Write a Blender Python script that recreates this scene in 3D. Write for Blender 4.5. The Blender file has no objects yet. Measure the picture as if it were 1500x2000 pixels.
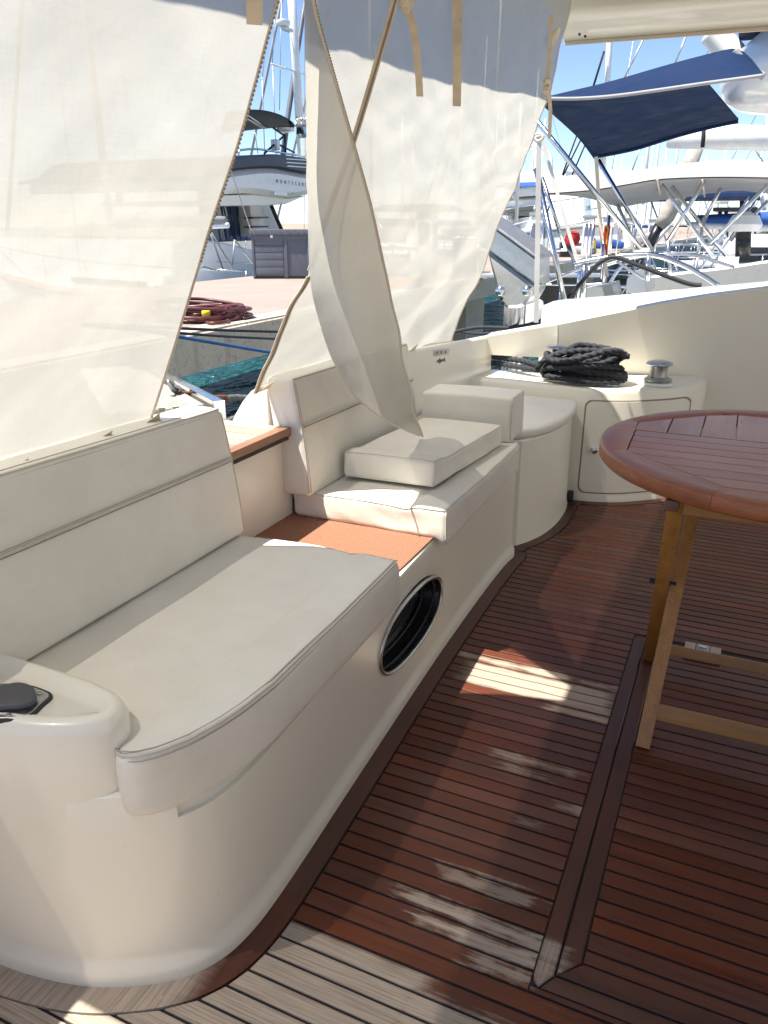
import bpy, bmesh, math, random
from mathutils import Vector, Matrix
random.seed(7)
S = bpy.context.scene
COL = S.collection
R = math.radians

# ------------------------------------------------------------------ camera
F, HZ, HEAD, CH = 1500.0, 440.0, R(24.5), 1.3          # pixels (1500x2000 photo), horizon row, heading, eye height
PITCH = math.atan((1000 - HZ) / F)
cam = bpy.data.objects.new('camera', bpy.data.cameras.new('camera'))
COL.objects.link(cam); S.camera = cam
cam.location = (0, 0, CH)
cam.rotation_euler = (math.pi / 2 - PITCH, 0, HEAD)
cam.data.sensor_fit = 'VERTICAL'; cam.data.sensor_height = 24.0
cam.data.lens = 24.0 * F / 2000.0
cam.data.clip_start = 0.02; cam.data.clip_end = 4000
FW = Vector((-math.sin(HEAD) * math.cos(PITCH), math.cos(HEAD) * math.cos(PITCH), -math.sin(PITCH)))
RT = Vector((math.cos(HEAD), math.sin(HEAD), 0)); UP = RT.cross(FW)

def at(x, y, X=None, Y=None, Z=None):
    """point where the view ray of photo pixel (x, y) meets a known plane"""
    d = RT * (x - 750) + UP * (1000 - y) + FW * F
    if Z is not None: t = (Z - CH) / d.z
    elif X is not None: t = X / d.x
    else: t = Y / d.y
    return Vector((0, 0, CH)) + d * t

# ------------------------------------------------------------------ light
SUN = Vector((-0.335, -0.335, 1.0)).normalized()
W = bpy.data.worlds.new('World'); S.world = W; W.use_nodes = True
nt = W.node_tree; bg = nt.nodes['Background']
sky = nt.nodes.new('ShaderNodeTexSky'); sky.sky_type = 'NISHITA'; sky.sun_disc = False
sky.sun_elevation = math.asin(SUN.z); sky.sun_rotation = math.atan2(SUN.x, SUN.y)
sky.altitude = 900; sky.air_density = .9; sky.dust_density = 0.0; sky.ozone_density = 4.5
tn = nt.nodes.new('ShaderNodeMix'); tn.data_type = 'RGBA'; tn.blend_type = 'MULTIPLY'; tn.inputs[0].default_value = 1; tn.inputs[7].default_value = (1.06, .99, 1.0, 1)
nt.links.new(sky.outputs[0], tn.inputs[6]); nt.links.new(tn.outputs[2], bg.inputs[0]); bg.inputs[1].default_value = 0.058
sl = bpy.data.lights.new('sun', 'SUN'); sl.energy = 2.9; sl.angle = R(0.53); sl.color = (1, 0.945, 0.835)
so = bpy.data.objects.new('sun', sl); COL.objects.link(so)
so.rotation_euler = (-SUN).to_track_quat('-Z', 'Y').to_euler()
S.view_settings.view_transform = 'Standard'; S.view_settings.look = 'None'
S.view_settings.exposure = 1.85; S.view_settings.gamma = 1.0
S.render.engine = 'CYCLES'
S.cycles.max_bounces = 8; S.cycles.diffuse_bounces = 4; S.cycles.transparent_max_bounces = 12

# ------------------------------------------------------------------ materials
MATS = {}
class N:
    """tiny node helper"""
    def __init__(s, name):
        s.m = bpy.data.materials.new(name); s.m.use_nodes = True; s.t = s.m.node_tree
        s.b = s.t.nodes['Principled BSDF']; s.o = s.t.nodes['Material Output']; MATS[name] = s.m
    def n(s, kind, **kw):
        x = s.t.nodes.new('ShaderNode' + kind)
        for k, v in kw.items(): setattr(x, k, v)
        return x
    def l(s, a, b): s.t.links.new(a, b)
    def set(s, **kw):
        for k, v in kw.items():
            i = s.b.inputs[k.replace('_', ' ')]
            i.default_value = (*v, 1) if isinstance(v, tuple) and len(v) == 3 else v
    def val(s, sock, v):
        if hasattr(v, 'is_output'): s.l(v, sock)
        else: sock.default_value = v
    def math(s, op, a, b=0.0, clamp=False):
        x = s.n('Math', operation=op, use_clamp=clamp); s.val(x.inputs[0], a); s.val(x.inputs[1], b); return x.outputs[0]
    def mix(s, f, a, b):
        x = s.n('Mix', data_type='RGBA'); s.val(x.inputs[0], f)
        for i, c in ((6, a), (7, b)):
            if hasattr(c, 'is_output'): s.l(c, x.inputs[i])
            else: x.inputs[i].default_value = (*c, 1)
        return x.outputs[2]
    def noise(s, vec, scale, detail=3, rough=.55):
        x = s.n('TexNoise'); x.inputs['Scale'].default_value = scale; x.inputs['Detail'].default_value = detail
        x.inputs['Roughness'].default_value = rough
        if vec is not None: s.l(vec, x.inputs['Vector'])
        return x.outputs[0]
    def scaled(s, vec, sc, loc=None):
        x = s.n('Mapping'); s.l(vec, x.inputs[0]); x.inputs['Scale'].default_value = sc
        if loc is not None: s.l(loc, x.inputs['Location'])
        return x.outputs[0]
    def rng(s, v, a, b, c=0.0, d=1.0, smooth=False):
        x = s.n('MapRange'); s.l(v, x.inputs[0])
        if smooth: x.interpolation_type = 'SMOOTHSTEP'
        for i, q in ((1, a), (2, b), (3, c), (4, d)): x.inputs[i].default_value = q
        return x.outputs[0]
    def bump(s, h, strength=.2, dist=.002):
        x = s.n('Bump'); x.inputs['Strength'].default_value = strength; x.inputs['Distance'].default_value = dist
        s.l(h, x.inputs['Height']); s.l(x.outputs[0], s.b.inputs['Normal']); return x
    @property
    def pos(s): return s.n('NewGeometry').outputs['Position']
    @property
    def obj(s): return s.n('TexCoord').outputs['Object']
    @property
    def rnd(s): return s.n('ObjectInfo').outputs['Random']

def mat(name, col, rough=.5, metal=0., var=.12, vs=3., bump=0., bs=60., coat=0., spec=None, dist=.002, rv=1.):
    a = N(name); a.set(Roughness=rough, Metallic=metal)
    p = a.pos
    f = a.rng(a.noise(p, vs, 5, .6), .3, .7)
    c = a.mix(f, tuple(x * (1 - var) for x in col), tuple(min(.95, x * (1 + var * .6)) for x in col)); a.l(c, a.b.inputs['Base Color'])
    r = a.rng(a.noise(p, vs * 4, 3), .3, .7, max(.02, rough * (1 - .2 * rv)), min(1, rough * (1 + .25 * rv))); a.l(r, a.b.inputs['Roughness'])
    if bump: a.bump(a.noise(p, bs, 3), bump, dist)
    if coat: a.set(Coat_Weight=coat, Coat_Roughness=.08)
    if spec is not None: a.b.inputs['Specular IOR Level'].default_value = spec
    return a.m

a = N('gelcoat'); p = a.pos
c = a.mix(a.rng(a.noise(p, 1.3, 5), .3, .7), (.80, .765, .66), (.825, .79, .685))
c = a.mix(a.rng(a.noise(p, 95, 2, .4), .765, .80, 0, .45), c, (.42, .34, .26))
c = a.mix(a.rng(a.noise(a.scaled(p, (9, 9, 2.5)), 1, 6, .7), .62, .78, 0, .16), c, (.62, .52, .40))
a.l(c, a.b.inputs['Base Color']); a.set(Roughness=.30, Coat_Weight=.2, Coat_Roughness=.06)
mat('gelcoat_white', (.80, .79, .74), .3, var=.04, vs=1.5, coat=.2)
a = N('vinyl'); p = a.pos
c = a.mix(a.rng(a.noise(p, 6, 6, .65), .3, .72), (.715, .68, .595), (.79, .76, .675))
c = a.mix(a.rng(a.noise(a.scaled(p, (30, 9, 20)), 1, 5, .7), .60, .74, 0, .35), c, (.655, .60, .51))
a.l(c, a.b.inputs['Base Color']); a.l(a.rng(a.noise(p, 25, 4), .3, .7, .42, .62), a.b.inputs['Roughness'])
hh = a.math('ADD', a.math('MULTIPLY', a.noise(p, 520, 2), .10), a.math('ADD', a.math('MULTIPLY', a.noise(p, 9, 4, .6), 1.0), a.math('MULTIPLY', a.noise(a.scaled(p, (1, .5, 1)), 38, 4, .7), .16)))
a.bump(hh, .55, .0055)
mat('thread', (.43, .39, .33), .8, var=.1)
mat('piping_vinyl', (.60, .56, .48), .5)
mat('seam', (.27, .24, .20), .8)
mat('steel', (.70, .70, .70), .16, 1., var=.06, vs=9)
mat('brushed_steel', (.58, .58, .58), .32, 1., var=.1, vs=20)
mat('dull_steel', (.46, .46, .46), .42, .8, var=.2, vs=18)
mat('black_rubber', (.018, .018, .02), .5)
mat('grey_rubber', (.075, .075, .085), .55, var=.1, vs=30, bump=.1, bs=300)
mat('black_rope', (.027, .029, .038), .75, var=.35, vs=40, bump=.5, bs=400)
mat('grey_rope', (.12, .13, .13), .85, var=.35, vs=30, bump=.5, bs=300)
mat('red_hose', (.11, .030, .028), .4, var=.2, vs=8)
mat('blue_rope', (.015, .09, .26), .7)
mat('white_rope', (.62, .60, .55), .7)
mat('webbing', (.78, .67, .50), .85, var=.15, vs=14, bump=.4, bs=500)
mat('zipper', (.30, .24, .18), .55)
mat('hem_tape', (.70, .61, .49), .8, var=.12)
mat('navy_fabric', (.008, .024, .075), .85, var=.25, vs=1.5, spec=.2, bump=.5, bs=2.2, dist=.10)
mat('navy_trim', (.010, .015, .035), .35, var=.1)
mat('grey_fabric', (.33, .325, .33), .85, var=.08, vs=3, bump=.2, bs=8, dist=.02)
mat('black_fabric', (.02, .022, .025), .8)
mat('blue_fabric', (.02, .09, .32), .75)
mat('hull_white', (.80, .79, .76), .22, var=.03, coat=.4)
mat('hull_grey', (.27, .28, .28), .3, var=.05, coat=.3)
mat('hull_navy', (.02, .03, .07), .15, var=.05, coat=.5)
mat('black_paint', (.012, .012, .014), .3)
mat('box_plastic', (.125, .135, .165), .5, var=.08, vs=6)
mat('mast_white', (.78, .78, .78), .3)
mat('mast_alu', (.55, .56, .57), .35, .7)
mat('red_cloth', (.45, .02, .02), .8)
mat('yellow_cloth', (.75, .50, .03), .8)
mat('orange_cloth', (.62, .20, .05), .8)
mat('rock', (.33, .27, .21), .95, var=.35, vs=2, bump=.6, bs=4, dist=.1)
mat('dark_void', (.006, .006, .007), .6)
mat('rust', (.22, .085, .045), .75, .3, var=.5, vs=60)
mat('flaky_canvas', (.42, .38, .33), .9, var=.3, vs=10, bump=.4, bs=30)
mat('weathered_teak', (.44, .40, .34), .8, var=.2, vs=20, bump=.3, bs=120)

a = N('dark_glass'); a.set(Base_Color=(.012, .016, .022), Roughness=.06); a.b.inputs['Specular IOR Level'].default_value = .7
a = N('blue_glass'); a.set(Base_Color=(.045, .08, .16), Roughness=.05); a.b.inputs['Specular IOR Level'].default_value = .8
a = N('porthole_glass'); a.set(Base_Color=(.035, .035, .037), Roughness=.12, Coat_Weight=.5)

# concrete
a = N('concrete'); p = a.pos
f = a.noise(p, 1.3, 8, .65); g = a.noise(p, 22, 4)
c = a.mix(a.rng(f, .35, .68), (.52, .43, .33), (.64, .54, .42))
c = a.mix(a.rng(g, .56, .7), c, (.38, .325, .26))
st = a.noise(a.scaled(p, (1, 3, .25)), 3, 4)
c = a.mix(a.rng(st, .58, .75, 0, .5), c, (.25, .22, .19)); a.l(c, a.b.inputs['Base Color']); a.set(Roughness=.95)
a.bump(g, .5, .01)
a = N('pier_top'); p = a.pos
f = a.noise(p, .9, 7, .65); g = a.noise(p, 40, 3)
c = a.mix(a.rng(f, .35, .68), (.29, .232, .20), (.35, .288, .25))
c = a.mix(a.rng(g, .55, .75, 0, .4), c, (.23, .178, .15)); a.l(c, a.b.inputs['Base Color']); a.set(Roughness=.95); a.bump(g, .3, .006)

# water
a = N('water'); p = a.pos
a.set(Base_Color=(.018, .095, .110), Roughness=.05, IOR=1.33)
h1 = a.noise(a.scaled(p, (1.5, 1.0, 1)), 1.2, 3, .5); h2 = a.noise(a.scaled(p, (1.8, 1.0, 1)), 3.6, 3, .5)
a.bump(a.math('ADD', h1, a.math('MULTIPLY', h2, .40)), 1.0, .75)

# sun-screen mesh cloth: part of the light passes straight through the weave
a = N('mesh_cloth'); p = a.pos
t = a.t; t.nodes.remove(a.b)
sx = a.n('TexCoord').outputs['UV']
fl = a.noise(p, 2.2, 5, .6)
c = a.mix(a.rng(fl, .35, .7), (.51, .485, .425), (.565, .545, .49))
wv = a.noise(a.scaled(sx, (420, 12, 1)), 1, 2); wv2 = a.noise(a.scaled(sx, (12, 420, 1)), 1, 2)
c = a.mix(a.rng(a.math('ADD', wv, wv2), .85, 1.25, 0, .20), c, (.44, .415, .36))
st = a.noise(a.scaled(p, (.6, 1.2, .9)), 4.5, 6, .7)
c = a.mix(a.rng(st, .60, .78, 0, .28), c, (.62, .53, .40))
df = a.n('BsdfDiffuse'); tr = a.n('BsdfTranslucent'); tp = a.n('BsdfTransparent')
a.l(c, df.inputs[0]); a.l(c, tr.inputs[0])
bm_ = a.n('Bump'); bm_.inputs['Strength'].default_value = .35; bm_.inputs['Distance'].default_value = .012
a.l(a.noise(p, 7, 5, .6), bm_.inputs['Height'])
for q in (df, tr): a.l(bm_.outputs[0], q.inputs['Normal'])
m1 = a.n('MixShader'); m1.inputs[0].default_value = .58; a.l(df.outputs[0], m1.inputs[1]); a.l(tr.outputs[0], m1.inputs[2])
m2 = a.n('MixShader'); m2.inputs[0].default_value = .09
a.l(m1.outputs[0], m2.inputs[1]); a.l(tp.outputs[0], m2.inputs[2]); a.l(m2.outputs[0], a.o.inputs[0])

# tray mat: ribbed terracotta carpet
a = N('ribbed_mat'); p = a.pos
w = a.n('TexWave', wave_type='BANDS', bands_direction='X'); w.inputs['Scale'].default_value = 42; w.inputs['Distortion'].default_value = .8
w.inputs['Detail'].default_value = 2; w.inputs['Detail Scale'].default_value = 4
a.l(p, w.inputs['Vector']); f = a.noise(p, 160, 3)
c = a.mix(w.outputs[1], (.28, .125, .075), (.45, .225, .14)); c = a.mix(a.rng(f, .4, .7, 0, .6), c, (.33, .135, .08))
a.l(c, a.b.inputs['Base Color']); a.set(Roughness=.95); a.bump(a.math('ADD', w.outputs[1], f), .8, .003)

def wood(name, dark, light, axis=0, rough=.45, coat=0., grey=None, scale=1., rv=1.):
    """grain runs along world axis 0=X 1=Y 2=Z ; grey = list of worn boxes (x0,x1,y0,y1,soft,amount)"""
    a = N(name); p = a.pos
    off = a.n('CombineXYZ'); a.l(a.math('MULTIPLY', a.rnd, 37.), off.inputs[0]); a.l(a.math('MULTIPLY', a.rnd, 11.), off.inputs[1])
    sc = [38 * scale] * 3; sc[axis] = 1.6 * scale
    g1 = a.noise(a.scaled(p, tuple(sc), off.outputs[0]), 1, 5, .65)
    sc2 = [260 * scale] * 3; sc2[axis] = 7 * scale
    g2 = a.noise(a.scaled(p, tuple(sc2), off.outputs[0]), 1, 4, .6)
    cl = a.noise(a.scaled(p, (2, 2, 2), off.outputs[0]), 1.6, 4)
    c = a.mix(a.rng(g1, .3, .7), dark, light)
    c = a.mix(a.rng(cl, .35, .7, 0, .55), c, tuple(x * .62 for x in dark))
    c = a.mix(a.rng(g2, .54, .72, 0, .55), c, tuple(x * .45 for x in dark))
    hs = a.n('HueSaturation'); a.l(c, hs.inputs['Color'])
    a.l(a.rng(a.rnd, 0, 1, 1 - .2 * rv, 1 + .24 * rv), hs.inputs['Value']); a.l(a.rng(a.math('FRACT', a.math('MULTIPLY', a.rnd, 7.3)), 0, 1, 1 - .10 * rv, 1 + .08 * rv), hs.inputs['Saturation'])
    c = hs.outputs[0]; ro = a.rng(g1, .3, .7, rough * .75, rough * 1.3)
    if grey:
        xyz = a.n('SeparateXYZ'); a.l(p, xyz.inputs[0]); X, Y = xyz.outputs[0], xyz.outputs[1]
        rag = a.noise(a.scaled(p, (5, 90, 1), off.outputs[0]), 1, 6, .68)
        blob = a.noise(p, 9, 5, .6)
        rg = a.math('ADD', a.math('MULTIPLY', a.math('SUBTRACT', rag, .5), .34), a.math('MULTIPLY', a.math('SUBTRACT', blob, .5), .26))
        tot = None
        for (x0, x1, y0, y1, s_, amt) in grey:
            e = 1.0
            d = a.math('MINIMUM', a.math('SUBTRACT', X, x0), a.math('SUBTRACT', x1, X))
            d2 = a.math('MULTIPLY', a.math('MINIMUM', a.math('SUBTRACT', Y, y0), a.math('SUBTRACT', y1, Y)), 3.0)
            d = a.math('MINIMUM', d, d2)
            d = a.math('ADD', d, a.math('MULTIPLY', rg, s_))
            mk = a.math('MULTIPLY', a.rng(d, -.012, .045, 0, 1, True), amt)
            tot = mk if tot is None else a.math('MAXIMUM', tot, mk)
        gc = a.mix(a.rng(g2, .42, .66), (.50, .41, .325), (.29, .225, .17))
        gc = a.mix(a.rng(cl, .35, .7, 0, .5), gc, (.40, .33, .262))
        c = a.mix(tot, c, gc)
        ro2 = a.n('Mix', data_type='FLOAT'); a.l(tot, ro2.inputs[0]); a.l(ro, ro2.inputs[2]); ro2.inputs[3].default_value = .85; ro = ro2.outputs[0]
        cw = a.math('MULTIPLY', a.math('SUBTRACT', 1.0, tot), coat)
        a.l(cw, a.b.inputs['Coat Weight'])
    elif coat: a.set(Coat_Weight=coat)
    a.b.inputs['Coat Roughness'].default_value = .22
    a.l(c, a.b.inputs['Base Color']); a.l(ro, a.b.inputs['Roughness'])
    a.bump(a.math('ADD', g2, a.math('MULTIPLY', g1, .5)), .35, .0012)
    return a.m
GREY = [(-3, -.34, -3, .974, .22, 1.), (-.40, .4, -3, .945, .45, 1.), (-.43, -.165, 1.063, 1.102, .7, 1.), (-.50, -.165, 1.106, 1.146, .7, .95), (-.42, -.2, 1.192, 1.232, .9, .6), (-.30, -.165, 1.02, 1.058, .8, .9),
        (-.645, -.165, 1.929, 2.054, .3, 1.), (-.70, -.30, 2.058, 2.096, .5, .95), (-.33, -.165, 2.058, 2.096, .6, .8), (-.36, -.165, 1.886, 1.923, .5, .9), (-.44, -.2, 1.628, 1.662, .7, .6), (-.42, -.26, 1.585, 1.62, .8, .5), (-.25, -.165, 1.50, 1.53, .5, .7), (-.33, -.24, 1.41, 1.445, .5, .5)]
wood('deck_teak', (.086, .0195, .0072), (.17, .043, .0155), 0, .42, .12, GREY)
wood('trim_teak_y', (.070, .023, .0135), (.130, .043, .025), 1, .5, .15, [(-.2, -.12, 1.0, 1.14, .35, .8), (-3, -.72, -3, .86, .1, 1.)])
wood('trim_teak_x', (.070, .023, .0135), (.130, .043, .025), 0, .5, .15)
wood('table_wood_x', (.30, .090, .036), (.44, .158, .070), 0, .34, .3, rv=.5)
wood('table_wood_y', (.30, .090, .036), (.44, .158, .070), 1, .34, .3, rv=.5)
wood('table_rim', (.29, .082, .030), (.44, .148, .060), 0, .38, .15, rv=.3)
wood('leg_wood', (.33, .145, .032), (.52, .25, .065), 2, .45, .15, rv=.25)
wood('rail_wood', (.33, .155, .036), (.52, .255, .07), 0, .5, .15, rv=.25)
wood('step_teak', (.44, .345, .265), (.56, .45, .36), 0, .8)
wood('step_trim', (.22, .105, .06), (.33, .17, .10), 1, .45, .2)
mat('caulk', (.011, .010, .012), .6)

# ------------------------------------------------------------------ mesh helpers
def link(o, parent=None):
    COL.objects.link(o)
    if parent is not None: o.parent = parent
    return o
def mesh(name, V, Fc, m, parent=None, smooth=False, uv=None):
    me = bpy.data.meshes.new(name); me.from_pydata([tuple(v) for v in V], [], Fc); me.update()
    if m: me.materials.append(MATS[m])
    if smooth:
        for p in me.polygons: p.use_smooth = True
    if uv:
        L = me.uv_layers.new()
        for lp in me.loops: L.data[lp.index].uv = uv[lp.vertex_index]
    return link(bpy.data.objects.new(name, me), parent)
def fixn(o):
    bm = bmesh.new(); bm.from_mesh(o.data); bmesh.ops.recalc_face_normals(bm, faces=bm.faces); bm.to_mesh(o.data); bm.free(); return o
def tag(o, label, cat, group=None):
    o['label'] = label; o['category'] = cat
    if group: o['group'] = group
    return o
def struct(o): o['kind'] = 'structure'; return o
def empty(name, loc=(0, 0, 0), rz=0.):
    o = bpy.data.objects.new(name, None); o.location = loc; o.rotation_euler = (0, 0, rz); o.empty_display_size = .1
    return link(o)
def autosm(o, ang=35):
    me = o.data
    for p in me.polygons: p.use_smooth = True
    bm = bmesh.new(); bm.from_mesh(me)
    for e in bm.edges:
        if len(e.link_faces) == 2 and e.calc_face_angle(0) > R(ang): e.smooth = False
    bm.to_mesh(me); bm.free(); return o
def box(name, lo, hi, m, parent=None, bev=0., seg=2, rot=None):
    """axis box from lo to hi, optional bevel; rot=(angle_z) about its centre"""
    bm = bmesh.new(); bmesh.ops.create_cube(bm, size=1)
    c = [(a + b) / 2 for a, b in zip(lo, hi)]; s = [abs(b - a) for a, b in zip(lo, hi)]
    for v in bm.verts: v.co = Vector((v.co.x * s[0], v.co.y * s[1], v.co.z * s[2]))
    if bev: bmesh.ops.bevel(bm, geom=bm.edges[:], offset=bev, segments=seg, profile=.7, affect='EDGES')
    M = Matrix.Translation(c)
    if rot: M = M @ Matrix.Rotation(rot, 4, 'Z')
    bm.transform(M)
    me = bpy.data.meshes.new(name); bm.to_mesh(me); bm.free(); me.materials.append(MATS[m])
    o = link(bpy.data.objects.new(name, me), parent)
    return autosm(o, 40) if bev else o
def beam(name, p, q, w, h, m, parent=None, up=(0, 0, 1), bev=.002):
    """rectangular bar from p to q; w across, h along 'up'"""
    p, q = Vector(p), Vector(q); d = (q - p); L = d.length; d.normalize()
    s = d.cross(Vector(up)).normalized(); u = s.cross(d)
    bm = bmesh.new(); bmesh.ops.create_cube(bm, size=1)
    for v in bm.verts: v.co = Vector((v.co.x * w, v.co.y * L, v.co.z * h))
    if bev: bmesh.ops.bevel(bm, geom=bm.edges[:], offset=bev, segments=2, profile=.7, affect='EDGES')
    M = Matrix((s, d, u)).transposed().to_4x4(); M.translation = (p + q) / 2
    bm.transform(M); me = bpy.data.meshes.new(name); bm.to_mesh(me); bm.free(); me.materials.append(MATS[m])
    o = link(bpy.data.objects.new(name, me), parent); return autosm(o, 40) if bev else o
def cr(P, n=8, closed=False):
    """Catmull-Rom through points"""
    P = [Vector(p) for p in P]; out = []; k = len(P)
    for i in range(k if closed else k - 1):
        if closed: a, b, c, d = P[i - 1], P[i], P[(i + 1) % k], P[(i + 2) % k]
        else: a, b, c, d = P[max(i - 1, 0)], P[i], P[i + 1], P[min(i + 2, k - 1)]
        for j in range(n):
            t = j / n
            out.append(.5 * ((2 * b) + (c - a) * t + (2 * a - 5 * b + 4 * c - d) * t * t + (3 * b - a - 3 * c + d) * t ** 3))
    if not closed: out.append(P[-1].copy())
    return out
def tube_geo(P, r, n=8, closed=False, twist=0., strands=3, depth=.22):
    P = [Vector(p) for p in P]; k = len(P); V = []; Fc = []
    rs = r if isinstance(r, (list, tuple)) else [r] * k
    T = []
    for i in range(k):
        a = P[(i - 1) % k] if (closed or i) else P[i]; b = P[(i + 1) % k] if (closed or i < k - 1) else P[i]
        T.append((b - a).normalized() if (b - a).length > 1e-9 else Vector((0, 0, 1)))
    u = T[0].orthogonal().normalized(); s = 0.
    for i in range(k):
        if i:
            u = (u - T[i] * u.dot(T[i])); u = u.normalized() if u.length > 1e-6 else T[i].orthogonal().normalized()
            s += (P[i] - P[i - 1]).length
        w = T[i].cross(u)
        for j in range(n):
            th = 2 * math.pi * j / n
            rr = rs[i] * (1 if not twist else (1 - depth + depth * abs(math.cos(strands / 2 * (th - twist * s)))))
            V.append(P[i] + (u * math.cos(th) + w * math.sin(th)) * rr)
    for i in range(k if closed else k - 1):
        for j in range(n):
            a, b = i * n + j, i * n + (j + 1) % n; c = ((i + 1) % k) * n + (j + 1) % n; d = ((i + 1) % k) * n + j
            Fc.append((a, b, c, d))
    if not closed:
        Fc.append(tuple(range(n - 1, -1, -1))); Fc.append(tuple((k - 1) * n + j for j in range(n)))
    return V, Fc
def tube(name, P, r, m, parent=None, n=8, closed=False, **kw):
    V, Fc = tube_geo(P, r, n, closed, **kw)
    return mesh(name, V, Fc, m, parent, True)
def rope(name, P, r, m, parent=None, closed=False, step=None, n=15):
    """three-strand laid rope"""
    P = [Vector(p) for p in P]; step = step or r * .55
    out = [P[0]]; acc = 0.
    seq = P + ([P[0]] if closed else [])
    for a, b in zip(seq, seq[1:]):
        L = (b - a).length; k = max(1, int(round(L / step)))
        for j in range(1, k + 1): out.append(a.lerp(b, j / k))
    if closed: out.pop()
    return tube(name, out, r, m, parent, n, closed, twist=.95 / r, depth=.36)
def lathe(name, prof, loc, m, parent=None, n=28, axis='Z', ang=40):
    V = []; Fc = []; k = len(prof)
    for (r, z) in prof:
        for j in range(n):
            th = 2 * math.pi * j / n; V.append((r * math.cos(th), r * math.sin(th), z))
    for i in range(k - 1):
        for j in range(n): Fc.append((i * n + j, i * n + (j + 1) % n, (i + 1) * n + (j + 1) % n, (i + 1) * n + j))
    Fc.append(tuple(range(n - 1, -1, -1))); Fc.append(tuple((k - 1) * n + j for j in range(n)))
    M = Matrix.Translation(loc)
    if axis == 'X': M = M @ Matrix.Rotation(math.pi / 2, 4, 'Y')
    if axis == 'Y': M = M @ Matrix.Rotation(math.pi / 2, 4, 'X')
    if isinstance(axis, Vector): M = M @ axis.to_track_quat('Z', 'Y').to_matrix().to_4x4()
    o = mesh(name, [M @ Vector(v) for v in V], Fc, m, parent); fixn(o); return autosm(o, ang)
def offs(pts, d):
    """offset closed CCW polygon inward by d (list of 2D)"""
    k = len(pts); out = []
    for i in range(k):
        a, b, c = Vector(pts[i - 1]), Vector(pts[i]), Vector(pts[(i + 1) % k])
        e1 = (b - a); e2 = (c - b)
        n1 = Vector((-e1.y, e1.x)).normalized() if e1.length > 1e-9 else Vector((0, 0)); n2 = Vector((-e2.y, e2.x)).normalized() if e2.length > 1e-9 else n1
        m = (n1 + n2); m = m.normalized() if m.length > 1e-6 else n1
        k_ = max(.5, m.dot(n1)); out.append(b + m * (d / k_))
    return out
def prism(name, pts, prof, m, parent=None, mapf=None, ang=35, cap0=True):
    """closed outline (2D) lofted through prof = [(inset, height)...]; mapf(x,y,h)->3D"""
    A = sum(pts[i - 1][0] * pts[i][1] - pts[i][0] * pts[i - 1][1] for i in range(len(pts)))
    if A < 0: pts = pts[::-1]
    mapf = mapf or (lambda x, y, h: (x, y, h)); V = []; Fc = []; k = len(pts)
    for ins, h in prof:
        for q in (offs(pts, ins) if ins else pts): V.append(mapf(q[0], q[1], h))
    for i in range(len(prof) - 1):
        for j in range(k): Fc.append((i * k + j, i * k + (j + 1) % k, (i + 1) * k + (j + 1) % k, (i + 1) * k + j))
    Fc.append(tuple(range(k - 1, -1, -1))); Fc.append(tuple((len(prof) - 1) * k + j for j in range(k)))
    o = mesh(name, V, Fc, m, parent); fixn(o); return autosm(o, ang)
def rnd_prof(z0, z1, r, r0=0., seg=4):
    P = [(0, z0)] if not r0 else [(r0 * (1 - math.sin(t * math.pi / 2 / seg)), z0 + r0 * (1 - math.cos(t * math.pi / 2 / seg))) for t in range(seg + 1)]
    P += [(r * (1 - math.cos(t * math.pi / 2 / seg)), z1 - r + r * math.sin(t * math.pi / 2 / seg)) for t in range(seg + 1)]
    return P
def rbox(name, lo, hi, r, m, parent=None, deform=None, n=(14, 14, 4)):
    """rounded box with inner vertices, then deformed"""
    c = [(a + b) / 2 for a, b in zip(lo, hi)]; h = [(b - a) / 2 for a, b in zip(lo, hi)]
    ax = []
    for i in range(3):
        e = [-h[i], -h[i] + .25 * r, -h[i] + .6 * r, -h[i] + r]; L = h[i] - r
        mid = [-L + 2 * L * (j + 1) / (n[i] + 1) for j in range(n[i])]
        ax.append(e + mid + [-x for x in e[::-1]])
    idx = {}; V = []; Fc = []
    def vid(i, j, k):
        if (i, j, k) in idx: return idx[(i, j, k)]
        p = Vector((ax[0][i], ax[1][j], ax[2][k])); q = Vector([max(-h[t] + r, min(h[t] - r, p[t])) for t in range(3)])
        d = p - q; p = q + d.normalized() * r
        p = p + Vector(c); p = Vector(deform(p)) if deform else p
        idx[(i, j, k)] = len(V); V.append(p); return idx[(i, j, k)]
    nx, ny, nz = [len(q) - 1 for q in ax]
    for i in range(nx):
        for j in range(ny):
            Fc.append((vid(i, j, 0), vid(i, j + 1, 0), vid(i + 1, j + 1, 0), vid(i + 1, j, 0)))
            Fc.append((vid(i, j, nz), vid(i + 1, j, nz), vid(i + 1, j + 1, nz), vid(i, j + 1, nz)))
    for i in range(nx):
        for k in range(nz):
            Fc.append((vid(i, 0, k), vid(i + 1, 0, k), vid(i + 1, 0, k + 1), vid(i, 0, k + 1)))
            Fc.append((vid(i, ny, k), vid(i, ny, k + 1), vid(i + 1, ny, k + 1), vid(i + 1, ny, k)))
    for j in range(ny):
        for k in range(nz):
            Fc.append((vid(0, j, k), vid(0, j, k + 1), vid(0, j + 1, k + 1), vid(0, j + 1, k)))
            Fc.append((vid(nx, j, k), vid(nx, j + 1, k), vid(nx, j + 1, k + 1), vid(nx, j, k + 1)))
    return mesh(name, V, Fc, m, parent, True)
def sstep(a, b, x):
    t = max(0., min(1., (x - a) / (b - a))); return t * t * (3 - 2 * t)
def lerp1(P, x):
    """piecewise linear"""
    if x <= P[0][0]: return P[0][1]
    for (a, b), (c, d) in zip(P, P[1:]):
        if x <= c: return b + (d - b) * (x - a) / (c - a)
    return P[-1][1]
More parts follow.
